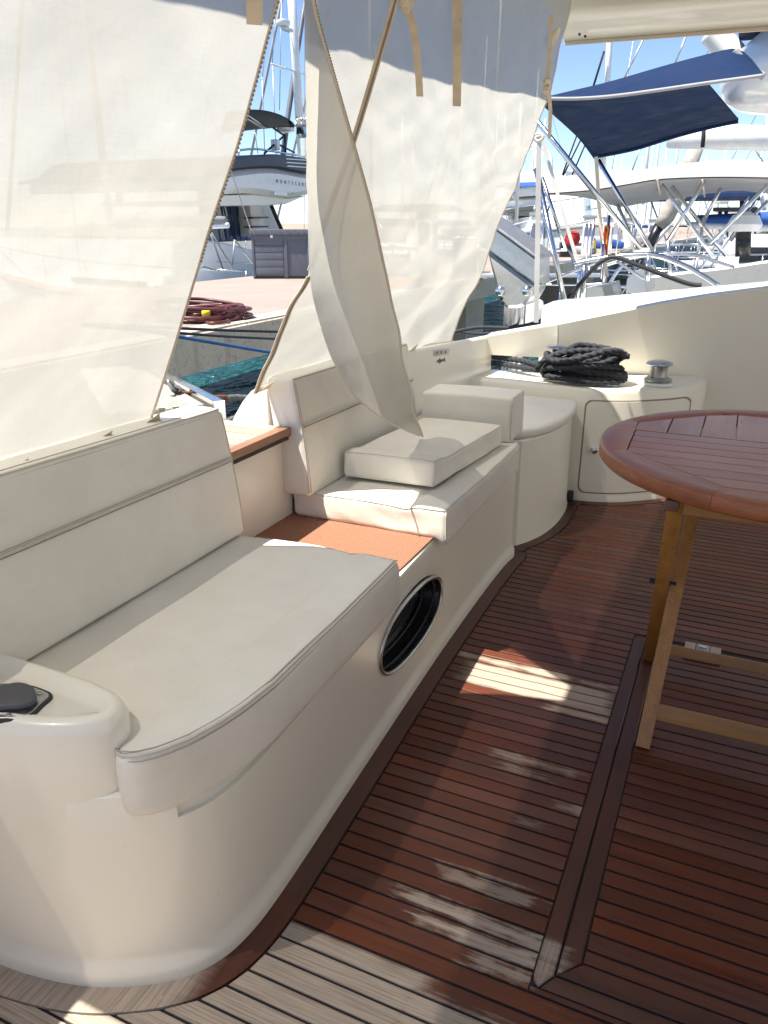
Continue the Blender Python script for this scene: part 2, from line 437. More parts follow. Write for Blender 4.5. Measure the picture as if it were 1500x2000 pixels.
def hnoise(x, y, s=1.):
    """cheap smooth wobble"""
    return (math.sin(x * 3.1 * s + 1.3 * math.sin(y * 2.3 * s)) + math.sin(y * 4.3 * s + 1.7 * math.sin(x * 1.9 * s + 2)) + .6 * math.sin((x + y) * 7.7 * s + 1)) / 2.6

# ================================================================== THE YACHT: deck
BENCH = [(-1.7, .655), (-1.3, .655), (-1.1, .660), (-.98, .676), (-.90, .698), (-.844, .724), (-.79, .758), (-.745, .80), (-.716, .855), (-.703, .92), (-.700, 1.0), (-.704, 1.15),
         (-.714, 1.4), (-.735, 2.0), (-.742, 2.5), (-.738, 2.80), (-.730, 2.885), (-.733, 2.925), (-.752, 2.965), (-.80, 2.985)]
PED = [(-.752, 3.03), (-.715, 3.10), (-.68, 3.2), (-.66, 3.31), (-.652, 3.42), (-.655, 3.56), (-.668, 3.66)]
LOCK = [(-.62, 3.725), (-.52, 3.745), (-.43, 3.785), (-.34, 3.85), (-.25, 3.93), (-.18, 4.02), (-.135, 4.12), (-.12, 4.2)]
def clean(P): return cr([(x, y, 0) for x, y in P], 4)
PATH = [(v.x, v.y) for v in clean(BENCH[:-1])] + [(v.x, v.y) for v in clean(PED)] + [(v.x, v.y) for v in clean(LOCK)]
def poff(P, d):
    out = []
    for i, p in enumerate(P):
        a = Vector(P[max(i - 1, 0)]); b = Vector(P[min(i + 1, len(P) - 1)]); t = (b - a).normalized(); out.append((p[0] + t.y * d, p[1] - t.x * d))
    return out
MW = .052
OUT = poff(PATH, MW)
def xleft(y):
    best = -1.75
    for (a, b), (c, d) in zip(OUT, OUT[1:]):
        if (b - y) * (d - y) <= 0 and b != d: best = max(best, a + (c - a) * (y - b) / (d - b))
    return best

deck = struct(box('deck', (-1.75, -2.3, -.06), (1.95, 4.2, -.0035), 'caulk'))
PITCHY, G = .0433, .0030
XR = 1.88
def plank(x0a, x0b, x1, y0, y1, name='plank', m='deck_teak', z=0.):
    """board between two rows, slanted left end (x0a at y0, x0b at y1)"""
    c = .0008
    V = [(x0a, y0, -.02), (x1, y0, -.02), (x1, y1, -.02), (x0b, y1, -.02), (x0a, y0, z - c), (x1, y0, z - c), (x1, y1, z - c), (x0b, y1, z - c),
         (x0a + c, y0 + c, z), (x1 - c, y0 + c, z), (x1 - c, y1 - c, z), (x0b + c, y1 - c, z)]
    Fc = [(0, 1, 5, 4), (1, 2, 6, 5), (2, 3, 7, 6), (3, 0, 4, 7), (4, 5, 9, 8), (5, 6, 10, 9), (6, 7, 11, 10), (7, 4, 8, 11), (8, 9, 10, 11)]
    return mesh(name, V, Fc, m, deck)
SX0, SX1, HY0, HY1 = -.176, -.100, 1.036, 2.43          # hatch strips and hatch extent
k0 = int((-1.85 - 1.018) / PITCHY)
for k in range(k0, 76):
    y0, y1 = 1.018 + PITCHY * k + G, 1.018 + PITCHY * (k + 1) - G
    if y1 > 4.19: break
    a, b = xleft(y0) + .003, xleft(y1) + .003
    ym = (y0 + y1) / 2
    if ym < HY0 and abs(b - a) > .10:
        ya = [y0 + (y1 - y0) * i / 16 for i in range(17)]; pts = [(xleft(y) + .003, y) for y in ya]; j = .55
        prism('plank', [(j, y0)] + [(j, y1)] + pts[::-1], [(0, -.02), (0, 0)], 'deck_teak', deck); plank(j + .004, j + .004, XR, y0, y1); continue
    if y0 < HY0 < y1:
        plank(a, b, SX0 - .003, y0, y1)
        if HY0 - .005 - y0 > .004: plank(SX0, SX0, XR, y0, HY0 - .005)
    elif ym < HY0 or ym > HY1 + .01:
        j = random.uniform(.3, 1.0) if ym > HY1 else random.uniform(.25, .9)
        plank(a, b, j - .002, y0, y1); plank(j + .002, j + .002, XR, y0, y1)
    else:
        plank(a, b, SX0 - .003, y0, y1)
        if ym > HY0 + .085 and ym < HY1 - .02: plank(SX1 + .003, SX1 + .003, XR, max(y0, HY0 + .082), y1)
# hatch frame boards
def board(pts, name, m, z=.001, h=.02):
    return prism(name, pts, [(0, -h), (0, z - .002), (.002, z)], m, deck)
xm = (SX0 + SX1) / 2
board([(SX0, HY0 + .02), (SX0 + .004, HY0 + .006), (SX0 + .014, HY0), (xm - .004, HY0 + .032), (xm - .0025, HY1), (SX0 + .02, HY1), (SX0 + .006, HY1 - .006), (SX0, HY1 - .02)], 'hatch_frame_board', 'trim_teak_y', .003)
board([(xm + .0005, HY0 + .037), (SX1, HY0 + .078), (SX1, HY1 - .02), (xm + .0005, HY1 - .004)], 'hatch_frame_board', 'trim_teak_y', .0015)
board([(SX0 + .018, HY0 - .002), (XR, HY0 - .002), (XR, HY0 + .034), (xm - .001, HY0 + .030)], 'hatch_frame_board', 'trim_teak_x', .002)
board([(xm + .003, HY0 + .036), (XR, HY0 + .039), (XR, HY0 + .078), (SX1 + .003, HY0 + .078)], 'hatch_frame_board', 'trim_teak_x', .001)
# margin boards along the mouldings
INN = poff(PATH, .0015)
cuts = [-.99, None]
def margin(i0, i1):
    V = []; Fc = []; pts = list(zip(INN, poff(PATH, MW - .002)))[i0:i1 + 1]
    for (p, q) in pts: V += [(p[0], p[1], .002), (q[0], q[1], .002), (q[0], q[1], -.02), (p[0], p[1], -.02)]
    for i in range(len(pts) - 1):
        b = i * 4
        for j in range(4): Fc.append((b + j, b + (j + 1) % 4, b + 4 + (j + 1) % 4, b + 4 + j))
    Fc += [(0, 1, 2, 3), tuple(len(V) - 4 + j for j in (3, 2, 1, 0))]
    return fixn(mesh('margin_board', V, Fc, 'trim_teak_y', deck))
ib = [0]
for tx, ty in ((-1.0, .67), (-.79, .758), (-.703, 1.02), (-.738, 2.3), (-.738, 2.84), (-.67, 3.24), (-.62, 3.725)):
    ib.append(min(range(len(PATH)), key=lambda i: (PATH[i][0] - tx) ** 2 + (PATH[i][1] - ty) ** 2))
ib.append(len(PATH) - 1)
for p, q in zip(ib, ib[1:]): margin(p, q)

# flush lifting ring let into the hatch
lr = empty('hatch_lifting_ring', at(1372, 1272, Z=0)); c = lr.location
def rel(o, root):                        # geometry made in world space, parent moved away from the origin
    o.parent = root; o.matrix_parent_inverse = Matrix.Translation(root.location).inverted(); return o
for sx_, nm in ((-1, 'surround_board'), (1, 'surround_board')):
    rel(prism(nm, [(c.x + sx_ * .022, c.y - .035), (c.x + sx_ * .055, c.y - .075), (c.x + sx_ * .055, c.y - .01), (c.x + sx_ * .022, c.y - .01)], [(0, -.01), (0, .003), (.001, .004)], 'trim_teak_y'), lr)
rel(prism('surround_board', [(c.x - .02, c.y - .038), (c.x + .02, c.y - .038), (c.x + .052, c.y - .077), (c.x - .052, c.y - .077)], [(0, -.01), (0, .003), (.001, .004)], 'trim_teak_x'), lr)
for sx_ in (-1, 1): rel(box('surround_board', (c.x + sx_ * .023, c.y - .006, -.01), (c.x + sx_ * .055, c.y + .038, .004), 'weathered_teak'), lr)
rel(box('plate', (c.x - .020, c.y - .036, .0), (c.x + .020, c.y + .036, .0055), 'dull_steel', None, .0015), lr)
rel(box('ring', (c.x - .012, c.y + .004, .0056), (c.x + .012, c.y + .026, .0085), 'steel', None, .001), lr)
tag(lr, 'small square steel lifting ring let flush into the dark teak hatch under the table', 'deck fitting')

# hull under the deck
hull = prism('yacht_hull', [(-1.5, -2.5), (1.6, -2.5), (9, -1.6), (9, 3.4), (1.6, 4.42), (-1.0, 4.40), (-1.5, 4.25)], [(.5, -1.6), (.12, -1.1), (0, -.12)], 'gelcoat_white')
tag(hull, 'cream hull of the yacht carrying the teak cockpit', 'boat hull')

# ================================================================== stern bench
bench = empty('stern_bench', (0, 0, 0))
tag(bench, 'long cream moulded stern bench with porthole and rounded end beside the teak deck', 'bench')
bb = poff([(v.x, v.y) for v in clean(BENCH)], -.012)
outline = bb + [(-1.262, 2.985), (-1.262, .86), (-1.7, .86)]
base = prism('base', outline, [(-.014, .0), (-.014, .022), (-.010, .032), (-.002, .045), (0, .06), (0, .2), (0, .34), (0, .402), (.004, .411), (.012, .415)], 'gelcoat', bench, ang=32)
def boolean(o, cut):
    m = o.modifiers.new('b', 'BOOLEAN'); m.operation = 'DIFFERENCE'; m.solver = 'EXACT'; m.object = cut
    bpy.context.view_layer.update()
    dg = bpy.context.evaluated_depsgraph_get(); me = bpy.data.meshes.new_from_object(o.evaluated_get(dg))
    o.modifiers.clear(); old = o.data; o.data = me; bpy.data.meshes.remove(old); bpy.data.objects.remove(cut)
PC, PA, PB = Vector((-.745, 1.806, .236)), .232, .098
def ell(t, ka=1., kb=1., p=2.3):
    c_, s_ = math.cos(t), math.sin(t)
    return PC.y + PA * ka * math.copysign(abs(c_) ** (2 / p), c_), PC.z + PB * kb * math.copysign(abs(s_) ** (2 / p), s_)
TT = [2 * math.pi * i / 64 for i in range(64)]
cut = prism('cut', [ell(t) for t in TT], [(0, -.90), (0, -.60)], 'dark_void', None, mapf=lambda y, z, h: (h, y, z))
boolean(base, cut)
# grip recess beneath the near cushion
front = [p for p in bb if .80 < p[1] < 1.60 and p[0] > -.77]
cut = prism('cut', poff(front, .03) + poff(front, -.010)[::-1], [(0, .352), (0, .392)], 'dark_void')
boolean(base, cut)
autosm(base, 32)
ph = mesh('porthole', *(lambda V: (V, [(i, (i + 1) % 64, 64 + (i + 1) % 64, 64 + i) for i in range(64)]))(
    [(-.733, *ell(t, .995, .99)) for t in TT] + [(-.805, *ell(t, .93, .86)) for t in TT]), 'black_paint', bench, True)
tube('rim', [(-.7305, *ell(t, .985, .97)) for t in TT], .006, 'brushed_steel', ph, 8, True)
tube('gasket', [(-.755, *ell(t, .965, .92)) for t in TT], .0045, 'black_rubber', ph, 6, True)
tube('inner_rim', [(-.785, *ell(t, .86, .76)) for t in TT], .004, 'black_rubber', ph, 6, True)
mesh('glass', [(-.80, *ell(t, .935, .87)) for t in TT], [tuple(range(64))], 'porthole_glass', ph)
# ribbed mat in the tray where a cushion has been lifted out
box('ribbed_mat', (-1.255, 1.40, .4155), (-.752, 2.25, .421), 'ribbed_mat', bench, .002)['label'] = 'terracotta ribbed mat lining the empty seat tray'
# rounded armrest pod at the near end
pod = [(-1.7, .667), (-1.1, .672), (-.98, .688), (-.92, .704), (-.868, .730), (-.838, .758), (-.832, .785), (-.845, .815), (-.875, .838), (-.92, .848), (-1.03, .854), (-1.7, .86)]
podc = [(v.x, v.y) for v in clean(pod)]
prism('armrest', podc, [(.006, .27), (.0015, .32), (-.0012, .37), (-.0015, .43), (-.001, .525), (.003, .538), (.009, .548), (.017, .553), (.026, .554), (.034, .551), (.040, .5475)], 'gelcoat', bench, ang=50)
# riser and coaming core behind the cushions
box('riser', (-1.30, 1.60, .4), (-1.245, 2.02, .695), 'gelcoat', bench, .006)

# switch plate on the armrest
sw = empty('foot_switch_plate', (-1.0, .755, .548))
tag(sw, 'grey rubber switch cap on a steel plate set in the armrest top', 'switch')
pz = .548
plate = [at(-70, 1340, Z=pz), at(40, 1338, Z=pz), at(90, 1350, Z=pz), at(103, 1362, Z=pz), at(88, 1378, Z=pz), at(45, 1408, Z=pz), at(-70, 1412, Z=pz)]
pp = [(v.x, v.y) for v in cr(plate, 4)]
rel(prism('gasket', pp, [(0, pz - .002), (0, pz + .002), (.002, pz + .004), (.006, pz + .004)], 'black_rubber'), sw)
rel(prism('plate', pp, [(.0058, pz), (.0058, pz + .0045), (.007, pz + .0055)], 'brushed_steel'), sw)
capp = [at(-60, 1343, Z=pz + .01), at(-5, 1347, Z=pz + .01), at(15, 1344, Z=pz + .01), at(40, 1341, Z=pz + .01), at(62, 1350, Z=pz + .01), at(67, 1372, Z=pz + .01), at(30, 1384, Z=pz + .01), at(-60, 1384, Z=pz + .01)]
cp = [(v.x, v.y) for v in cr(capp, 4)]
rel(prism('rubber_cap', cp, [(.002, pz + .004), (0, pz + .010), (-.003, pz + .011), (-.003, pz + .0165), (0, pz + .0185), (.004, pz + .019)], 'grey_rubber', ang=60), sw)
for q in (at(78, 1354, Z=pz + .006), at(17, 1397, Z=pz + .006)):
    s_ = rel(lathe('screw', [(.0045, 0), (.0045, .0012), (.003, .0018)], q, 'dull_steel', None, 14), sw)
    rel(box('slot', (q.x - .003, q.y - .0006, q.z + .0014), (q.x + .003, q.y + .0006, q.z + .0021), 'black_paint', None, rot=.6), sw)

# ================================================================== cushions
def stitch(name, pts, parent, r=.0011, m='thread', off=.0): return tube(name, pts, r, m, parent, 5)
def welt(pts, nrm, parent, gap=.009, r=.0012):
    """double stitched seam: two thread lines either side of a raised welt"""
    nrm = Vector(nrm)
    tube('welt', pts, .0022, 'piping_vinyl', parent, 6)
    for s_ in (-1, 1): tube('stitch_line', [Vector(p) + nrm * gap * s_ for p in pts], r, 'thread', parent, 5)

# near seat
def yn(x):
    return lerp1([(-1.2, .866), (-.93, .864), (-.895, .856), (-.872, .838), (-.856, .812), (-.842, .780), (-.826, .758), (-.805, .750), (-.785, .757), (-.760, .783), (-.735, .828), (-.716, .888), (-.704, .955), (-.694, 1.06)], x)
XF, YF = -.694, 1.635
def d_seat(p):
    x, y, z = p; f = (y - .80) / (YF - .80)
    a = yn(x); y2 = a + f * (YF - a)
    if f > .9: y2 += .012 * math.sin((x + 1.17) * 7)
    top = sstep(.44, .50, z)
    z2 = z + top * (.010 * sstep(-.835, -.795, x) + .003 * hnoise(x * 2, y * 1.5, 1.4) + .005 * math.sin(math.pi * max(0, min(1, (x + 1.17) / .34))))
    z2 += (1 - sstep(.415, .47, z)) * (-.040 * max(sstep(XF - .030, XF - .022, x), (1 - sstep(.818, .826, y)) * sstep(-.86, -.83, x)))
    bul_ = .006 * math.sin(math.pi * max(0, min(1, (z - .40) / .1)))
    xb = -.012 * sstep(1.1, 2.0, y)
    return (x + xb * sstep(-1.0, -.75, x) + bul_ * sstep(XF - .02, XF, x), y2 - bul_ * (1 - sstep(.80, .82, y)), z2)
seat = rbox('seat_cushion', (-1.262, .80, .416), (XF, YF, .497), .017, 'vinyl', None, d_seat, (30, 34, 5))
tag(seat, 'long white vinyl seat cushion on the stern bench beside the armrest', 'cushion')
edge = [Vector(d_seat(Vector((XF - .004, .80 + (YF - .80) * t / 40, .494)))) + Vector((.0, 0, .0)) for t in range(0, 40)]
nearedge = [Vector(d_seat(Vector((x, .804, .494)))) for x in [-.856 + (.856 - .706) * i / 16 for i in range(17)]]
full = nearedge + edge[1:]
tube('welt', full, .0028, 'piping_vinyl', seat, 6)
for off_ in (-.0075, ): tube('stitch_line', [Vector(p) + Vector((-.006, .004, .0035)) for p in full], .0011, 'thread', seat, 5)
tube('stitch_line', [Vector(p) + Vector((.0035, -.002, -.009)) for p in full], .0011, 'thread', seat, 5)
endedge = [Vector(d_seat(Vector((x, YF - .004, .4935)))) for x in [-1.15 + .45 * i / 16 for i in range(17)]]
tube('welt', endedge, .002, 'piping_vinyl', seat, 6)
crease = [Vector(d_seat(Vector((-.815, y, .497)))) - Vector((0, 0, .0003)) for y in [.95 + .68 * i / 20 for i in range(21)]]
tube('crease', crease, .0008, 'vinyl', seat, 5)

# near backrest
def d_back(xf, lean, y0, y1, zt0, zt1, endlean=0.):
    def f(p):
        x, y, z = p; t = (z - .5) / (.86 - .5); u = (y - y0) / (y1 - y0)
        zz = .5 + t * ((zt0 + (zt1 - zt0) * u) - .5)
        return (x - lean * t - .008 * math.sin(math.pi * max(0, min(1, t))) * (1 if x > xf - .05 else 0) * -1 + .002 * hnoise(y * 2, z * 3), y - endlean * t * u, zz)
    return f
fB = d_back(-1.168, .030, .30, 1.640, .888, .858, .03)
bk = rbox('backrest_cushion', (-1.272, .30, .5), (-1.168, 1.640, .86), .016, 'vinyl', None, fB, (5, 40, 16))
tag(bk, 'long white vinyl backrest cushion standing behind the long seat cushion', 'cushion')
tb = [Vector(fB(Vector((-1.166, .32 + 1.305 * i / 30, .722)))) + Vector((.0012, 0, 0)) for i in range(31)]
tube('welt', tb, .003, 'piping_vinyl', bk, 6)
tube('seam', [p + Vector((.0012, 0, -.006)) for p in tb], .0011, 'seam', bk, 5)
tube('seam', [p + Vector((.0006, 0, .007)) for p in tb], .0011, 'thread', bk, 5)
tp_ = [Vector(fB(Vector((-1.1715, .32 + 1.31 * i / 30, .8562)))) for i in range(31)]
tube('welt', tp_, .0026, 'piping_vinyl', bk, 6)
tube('stitch_line', [p + Vector((.0035, 0, -.010)) for p in tp_], .0012, 'thread', bk, 5)
tube('stitch_line', [p + Vector((-.011, 0, .004)) for p in tp_], .0012, 'thread', bk, 5)
sd = [Vector(fB(Vector((-1.1715, 1.636, .515 + .34 * i / 10)))) for i in range(11)]
tube('welt', sd, .0022, 'piping_vinyl', bk, 6)

# second backrest, beyond the teak step
fC = d_back(-1.150, .045, 1.965, 2.86, .872, .862, -.0)
b2 = rbox('backrest_cushion', (-1.25, 1.965, .5), (-1.150, 2.86, .86), .016, 'vinyl', None, fC, (5, 26, 16))
tag(b2, 'short white vinyl backrest cushion beside the pale teak step, under the hanging flap', 'cushion')
tb = [Vector(fC(Vector((-1.148, 1.975 + .87 * i / 20, .722)))) + Vector((.0012, 0, 0)) for i in range(21)]
tube('welt', tb, .003, 'piping_vinyl', b2, 6); tube('seam', [p + Vector((.001, 0, -.006)) for p in tb], .0014, 'seam', b2, 5)
sd = [Vector(fC(Vector((-1.1535, 1.969, .515 + .34 * i / 14)))) for i in range(15)]
tube('welt', sd, .0026, 'piping_vinyl', b2, 6); tube('stitch_line', [p + Vector((.006, .004, 0)) for p in sd], .0011, 'thread', b2, 5)
tp_ = [Vector(fC(Vector((-1.1535, 1.975 + .87 * i / 20, .8562)))) for i in range(21)]
tube('welt', tp_, .0026, 'piping_vinyl', b2, 6)

# far seat cushion (its rolled front edge runs along the deck side)
def d_far(p):
    x, y, z = p; z2 = z + sstep(.44, .5, z) * (.012 * sstep(-.84, -.80, x) + .002 * hnoise(x * 3, y * 3) + .006 * math.sin(math.pi * max(0, min(1, (x + 1.17) / .36))))
    cut_ = .055 * sstep(-.80, -.706, x) ** 2 * sstep(2.5, 2.9, y)
    return (x + .004 * hnoise(y * 4, z * 9), y - cut_ + .004 * hnoise(x * 4, z * 8, 2), z2 - (1 - sstep(.42, .46, z)) * .02 * sstep(-.745, -.735, x))
s2 = rbox('seat_cushion', (-1.235, 2.0, .418), (-.708, 2.885, .502), .015, 'vinyl', None, d_far, (26, 26, 5))
tag(s2, 'short white vinyl seat cushion with rolled front edge, on the terracotta mat', 'cushion')
for q in ([Vector(d_far(Vector((-.7125, 2.012 + .85 * i / 24, .4995)))) for i in range(25)],
          [Vector(d_far(Vector((-1.225 + .515 * i / 20, 2.0035, .4985)))) for i in range(21)],
          [Vector(d_far(Vector((-.711, 2.004, .425 + .07 * i / 6)))) for i in range(7)]):
    tube('welt', q, .0024, 'piping_vinyl', s2, 6)

# loose cushion lying on top of it
def d_loose(p):
    x, y, z = p; u = (y - 2.165) / .57
    z2 = z + sstep(.56, .6, z) * (.008 * (1 - sstep(2.24, 2.275, y)) + .002 * hnoise(x * 3, y * 3) + .004 * math.sin(math.pi * max(0, min(1, (x + 1.13) / .3))))
    return (x + .05 * u + .003 * hnoise(y * 5, z * 8), y + .04 * (x + .82) - .02, z2)
l1 = rbox('loose_cushion', (-1.135, 2.19, .517), (-.815, 2.775, .598), .012, 'vinyl', None, d_loose, (22, 30, 5))
tag(l1, 'loose white vinyl seat cushion lying flat on top of the short seat cushion', 'cushion')
for q in ([Vector(d_loose(Vector((-.8185, 2.2 + .565 * i / 24, .5955)))) for i in range(25)],
          [Vector(d_loose(Vector((-1.125 + .31 * i / 20, 2.1935, .5955)))) for i in range(21)],
          [Vector(d_loose(Vector((-.8178, 2.1935, .525 + .068 * i / 6)))) for i in range(7)]):
    tube('welt', q, .0023, 'piping_vinyl', l1, 6)

# bolster block beyond
fD = lambda p: (p[0] + .002 * hnoise(p[1] * 5, p[2] * 9), p[1] + .06 * (p[0] + .75), p[2] + .004 * math.sin(math.pi * (p[0] + 1.1) / .36) * sstep(.62, .68, p[2]))
blk = rbox('bolster_cushion', (-1.105, 2.80, .514), (-.742, 2.98, .69), .014, 'vinyl', None, fD, (18, 8, 8))
tag(blk, 'thick square-edged white vinyl bolster cushion lying across the bench behind the loose cushion', 'cushion')
for q in ([fD((-.7455, 2.812 + .155 * i / 8, .687)) for i in range(9)], [fD((-.7455, 2.8035, .525 + .155 * i / 8)) for i in range(9)]):
    tube('welt', q, .0023, 'piping_vinyl', blk, 6)

# ================================================================== corner pedestal, pad, locker
pdo = [(-1.262, 2.99), (-.83, 2.99)] + [(v.x, v.y) for v in clean(PED)] + [(-.70, 3.72), (-.75, 3.735), (-1.262, 3.735)]
ped = prism('corner_pedestal', pdo, [(-.006, 0), (0, .03), (.008, .46), (.014, .468)], 'gelcoat', ang=32)
tag(ped, 'rounded cream corner pedestal carrying a quarter-round pad', 'pedestal')
pado = [(-1.25, 3.012), (-.815, 3.012), (-.775, 3.03), (-.715, 3.10), (-.675, 3.2), (-.652, 3.31), (-.642, 3.42), (-.645, 3.56), (-.66, 3.67), (-.69, 3.715), (-1.25, 3.72)]
pad = prism('quarter_round_pad', pado, [(.006, .469), (0, .478), (0, .50), (.004, .508), (.012, .512), (.03, .5135)], 'vinyl', ang=60)
tag(pad, 'quarter-round white vinyl pad on the corner pedestal before the locker', 'cushion')
fit = box('hinge_block', (-.668, 3.655, .012), (-.640, 3.69, .062), 'black_rubber', None, .004)
tag(fit, 'small black hinge block low between pedestal and locker', 'deck fitting')

locker = empty('mooring_locker'); tag(locker, 'cream curved locker with a rounded door below the coiled rope', 'locker')
LF = [(-1.262, 3.738), (-1.0, 3.738), (-.80, 3.738), (-.70, 3.738)] + LOCK
lf = [(v.x, v.y) for v in cr([(x, y, 0) for x, y in LF], 5)]
lo = lf + [(-.12, 4.36), (-.3, 4.28), (-.6, 4.18), (-.85, 4.08), (-1.25, 4.06), (-1.262, 3.96)]
body = prism('cabinet', lo, [(-.004, 0), (-.004, .03), (0, .045), (0, .545), (.004, .558), (.014, .5655), (.03, .568)], 'gelcoat', locker, ang=32)
def lfy(x): return lerp1(lf, x)
def ribbon(name, x0, x1, z0, z1, d0, d1, m, parent, rad=.03):
    """curved panel following the locker front, rounded corners"""
    nx = 26; V = []; Fc = []
    ce = [rad * (1 - math.cos(i * math.pi / 16)) for i in range(8)]; xs = [x0 + c for c in ce] + [x0 + rad + (x1 - x0 - 2 * rad) * i / 14 for i in range(15)] + [x1 - c for c in ce[::-1]]; nx = len(xs) - 1
    def ins(i):
        e = min(xs[i] - x0, x1 - xs[i]); return 0 if e > rad else rad - math.sqrt(max(0, rad * rad - (rad - e) ** 2))
    for d in (d0, d1):
        for i, x in enumerate(xs):
            t = (lfy(x + .01) - lfy(x - .01)) / .02; nn = Vector((t, -1, 0)).normalized()
            y = lfy(x)
            for z in (z0 + ins(i), z1 - ins(i)): V.append((x + nn.x * d, y + nn.y * d, z))
    o = 2 * (nx + 1)
    for i in range(nx):
        a = i * 2; Fc += [(o + a, o + a + 2, o + a + 3, o + a + 1), (a, o + a, o + a + 1, a + 1) if i == 0 else (a, a + 2, o + a + 2, o + a), (a + 1, o + a + 1, o + a + 3, a + 3)]
        if i == 0: Fc.append((a, a + 2, o + a + 2, o + a))
    e = 2 * nx; Fc.append((e, e + 1, o + e + 1, o + e))
    return autosm(fixn(mesh(name, V, Fc, m, parent)), 50)
ribbon('door_gap', -.632, -.172, .044, .516, .0002, .0012, 'seam', locker, .035)
door = ribbon('door', -.624, -.180, .0515, .5085, .0, .005, 'gelcoat', locker, .033)
kx = -.565; kn = at(1162, 877, Y=lfy(kx))
lathe('knob', [(.013, 0), (.013, .006), (.009, .010), (.010, .014), (.017, .020), (.018, .028), (.014, .034), (.004, .036)], (kn.x, lfy(kn.x) - .004, kn.z), 'steel', door, 24, Vector((0.12, -1, 0)))

# ================================================================== bulwark and stern coaming
bul = empty('bulwark'); tag(bul, 'tall cream side bulwark behind the locker with a slot for mooring lines', 'bulwark')
WPX = [(950, 655, 3.95), (1020, 643, 3.95), (1090, 632, 3.97), (1160, 618, 4.03), (1230, 604, 4.09), (1300, 590, 4.14), (1400, 574, 4.19), (1500, 560, 4.22)]
WP = [at(x, y, Y=Y) for x, y, Y in WPX]
TOPZ = [(v.x, v.z) for v in WP] + [(.6, WP[-1].z + .10), (1.2, WP[-1].z + .18), (3.2, WP[-1].z + .3)]
WY = [(v.x, v.y) for v in WP] + [(.6, 4.26), (3.2, 4.3)]
def wallpiece(name, x0, x1, z0, ztop, th=.10, n=30):
    V = []; Fc = []
    for i in range(n + 1):
        x = x0 + (x1 - x0) * (i / n) ** 1.5; z1 = ztop(x); ys = lerp1(WY, x)
        ln = lambda z: .30 * max(0, min(z1 - z, z1 - .56))
        prof = [(ys + ln(z0), z0), (ys + ln(max(z0, .56)), max(z0 + .001, .56)), (ys + .3 * .012, z1 - .012), (ys + .003, z1 - .005), (ys + .011, z1), (ys + th - .012, z1 + .004), (ys + th + .0, z1 - .01), (ys + th + ln(z0), z0)]
        V += [(x, a, b) for a, b in prof]
    k = 8
    for i in range(n):
        for j in range(k): Fc.append((i * k + j, i * k + (j + 1) % k, (i + 1) * k + (j + 1) % k, (i + 1) * k + j))
    Fc += [tuple(range(k)), tuple(n * k + j for j in range(k))[::-1]]
    return autosm(fixn(mesh(name, V, Fc, 'gelcoat', bul)), 40)
tz = lambda x: lerp1(TOPZ, x)
XS = WP[2].x
wallpiece('panel', XS + .002, 3.2, -.1, tz)
wallpiece('panel', WP[0].x, XS - .0015, .655, tz)
box('lower_panel', (WP[0].x, 4.02, -.1), (XS, 4.11, .556), 'gelcoat', bul)
# stern coaming, split by the teak step
XZ = [(-1.288, -.3), (-1.288, .822), (-1.292, .832), (-1.302, .838), (-1.325, .836), (-1.352, .820), (-1.385, .785), (-1.415, .742), (-1.445, .690), (-1.475, .60), (-1.49, .45), (-1.49, -.3)]
V = []; Fc = []; ys_ = [1.966, 1.968, 1.975, 2.1, 2.4, 2.8, 3.06, 3.2, 3.4, 3.6, 3.8, 4.03]; k = len(XZ)
for i, y in enumerate(ys_):
    dz = lerp1([(1.9, 0), (2.4, -.008), (3.06, -.040), (3.65, -.07), (4.2, -.096)], y); e = (.008, .002, 0)[min(i, 2)]; dx = lerp1([(3.0, 0), (3.95, .083), (4.1, .09)], y)
    for (x, z) in XZ: V.append((x + dx + (e if x < -1.32 else -e), y, z + (dz if z > 0 else 0) - (e if z > .6 else 0)))
for i in range(len(ys_) - 1):
    for j in range(k): Fc.append((i * k + j, i * k + (j + 1) % k, (i + 1) * k + (j + 1) % k, (i + 1) * k + j))
Fc += [tuple(range(k)), tuple((len(ys_) - 1) * k + j for j in range(k - 1, -1, -1))]
co2 = autosm(fixn(mesh('stern_coaming', V, Fc, 'gelcoat')), 40)
tag(co2, 'white stern coaming with a small shark emblem, curving up from the teak step', 'coaming')
YZ = [(.0, .80), (1.3, .80), (1.55, .79), (1.60, .77), (1.62, .72), (1.62, -.3), (.0, -.3)]
co1 = prism('stern_coaming', YZ, [(.012, -1.46), (.004, -1.457), (0, -1.448), (0, -1.29)], 'gelcoat', None, mapf=lambda y, z, h: (h, y, z), ang=40)
tag(co1, 'stern coaming hidden behind the long backrest cushion', 'coaming')
# small vent plate and shark emblem on the coaming
XI = -1.288 + lerp1([(3.0, 0), (3.95, .083), (4.1, .09)], at(860, 692, X=-1.25).y)
def onw(x, y): q = at(x, y, X=XI); return q
wn = Vector((1, -.0874, 0)).normalized(); wt = Vector((.0874, 1, 0)).normalized(); w0 = onw(860, 692)
def wmap(y, z, h): return w0 + wt * (y - w0.y) + Vector((0, 0, z - w0.z)) + wn * h
vp = [onw(848, 684), onw(872, 680), onw(874, 682), onw(873, 691), onw(850, 696), onw(848, 694)]
prism('vent_plate', [(v.y, v.z) for v in vp], [(0, -.003), (0, .002), (.002, .0035)], 'brushed_steel', co2, mapf=wmap)
for i in range(3):
    q = onw(854 + 6.5 * i, 688.8 - i * .8); prism('vent_slot', [(q.y - .010, q.z - .006), (q.y + .010, q.z - .006), (q.y + .010, q.z + .006), (q.y - .010, q.z + .006)], [(0, .003), (0, .0042)], 'seam', co2, mapf=wmap)
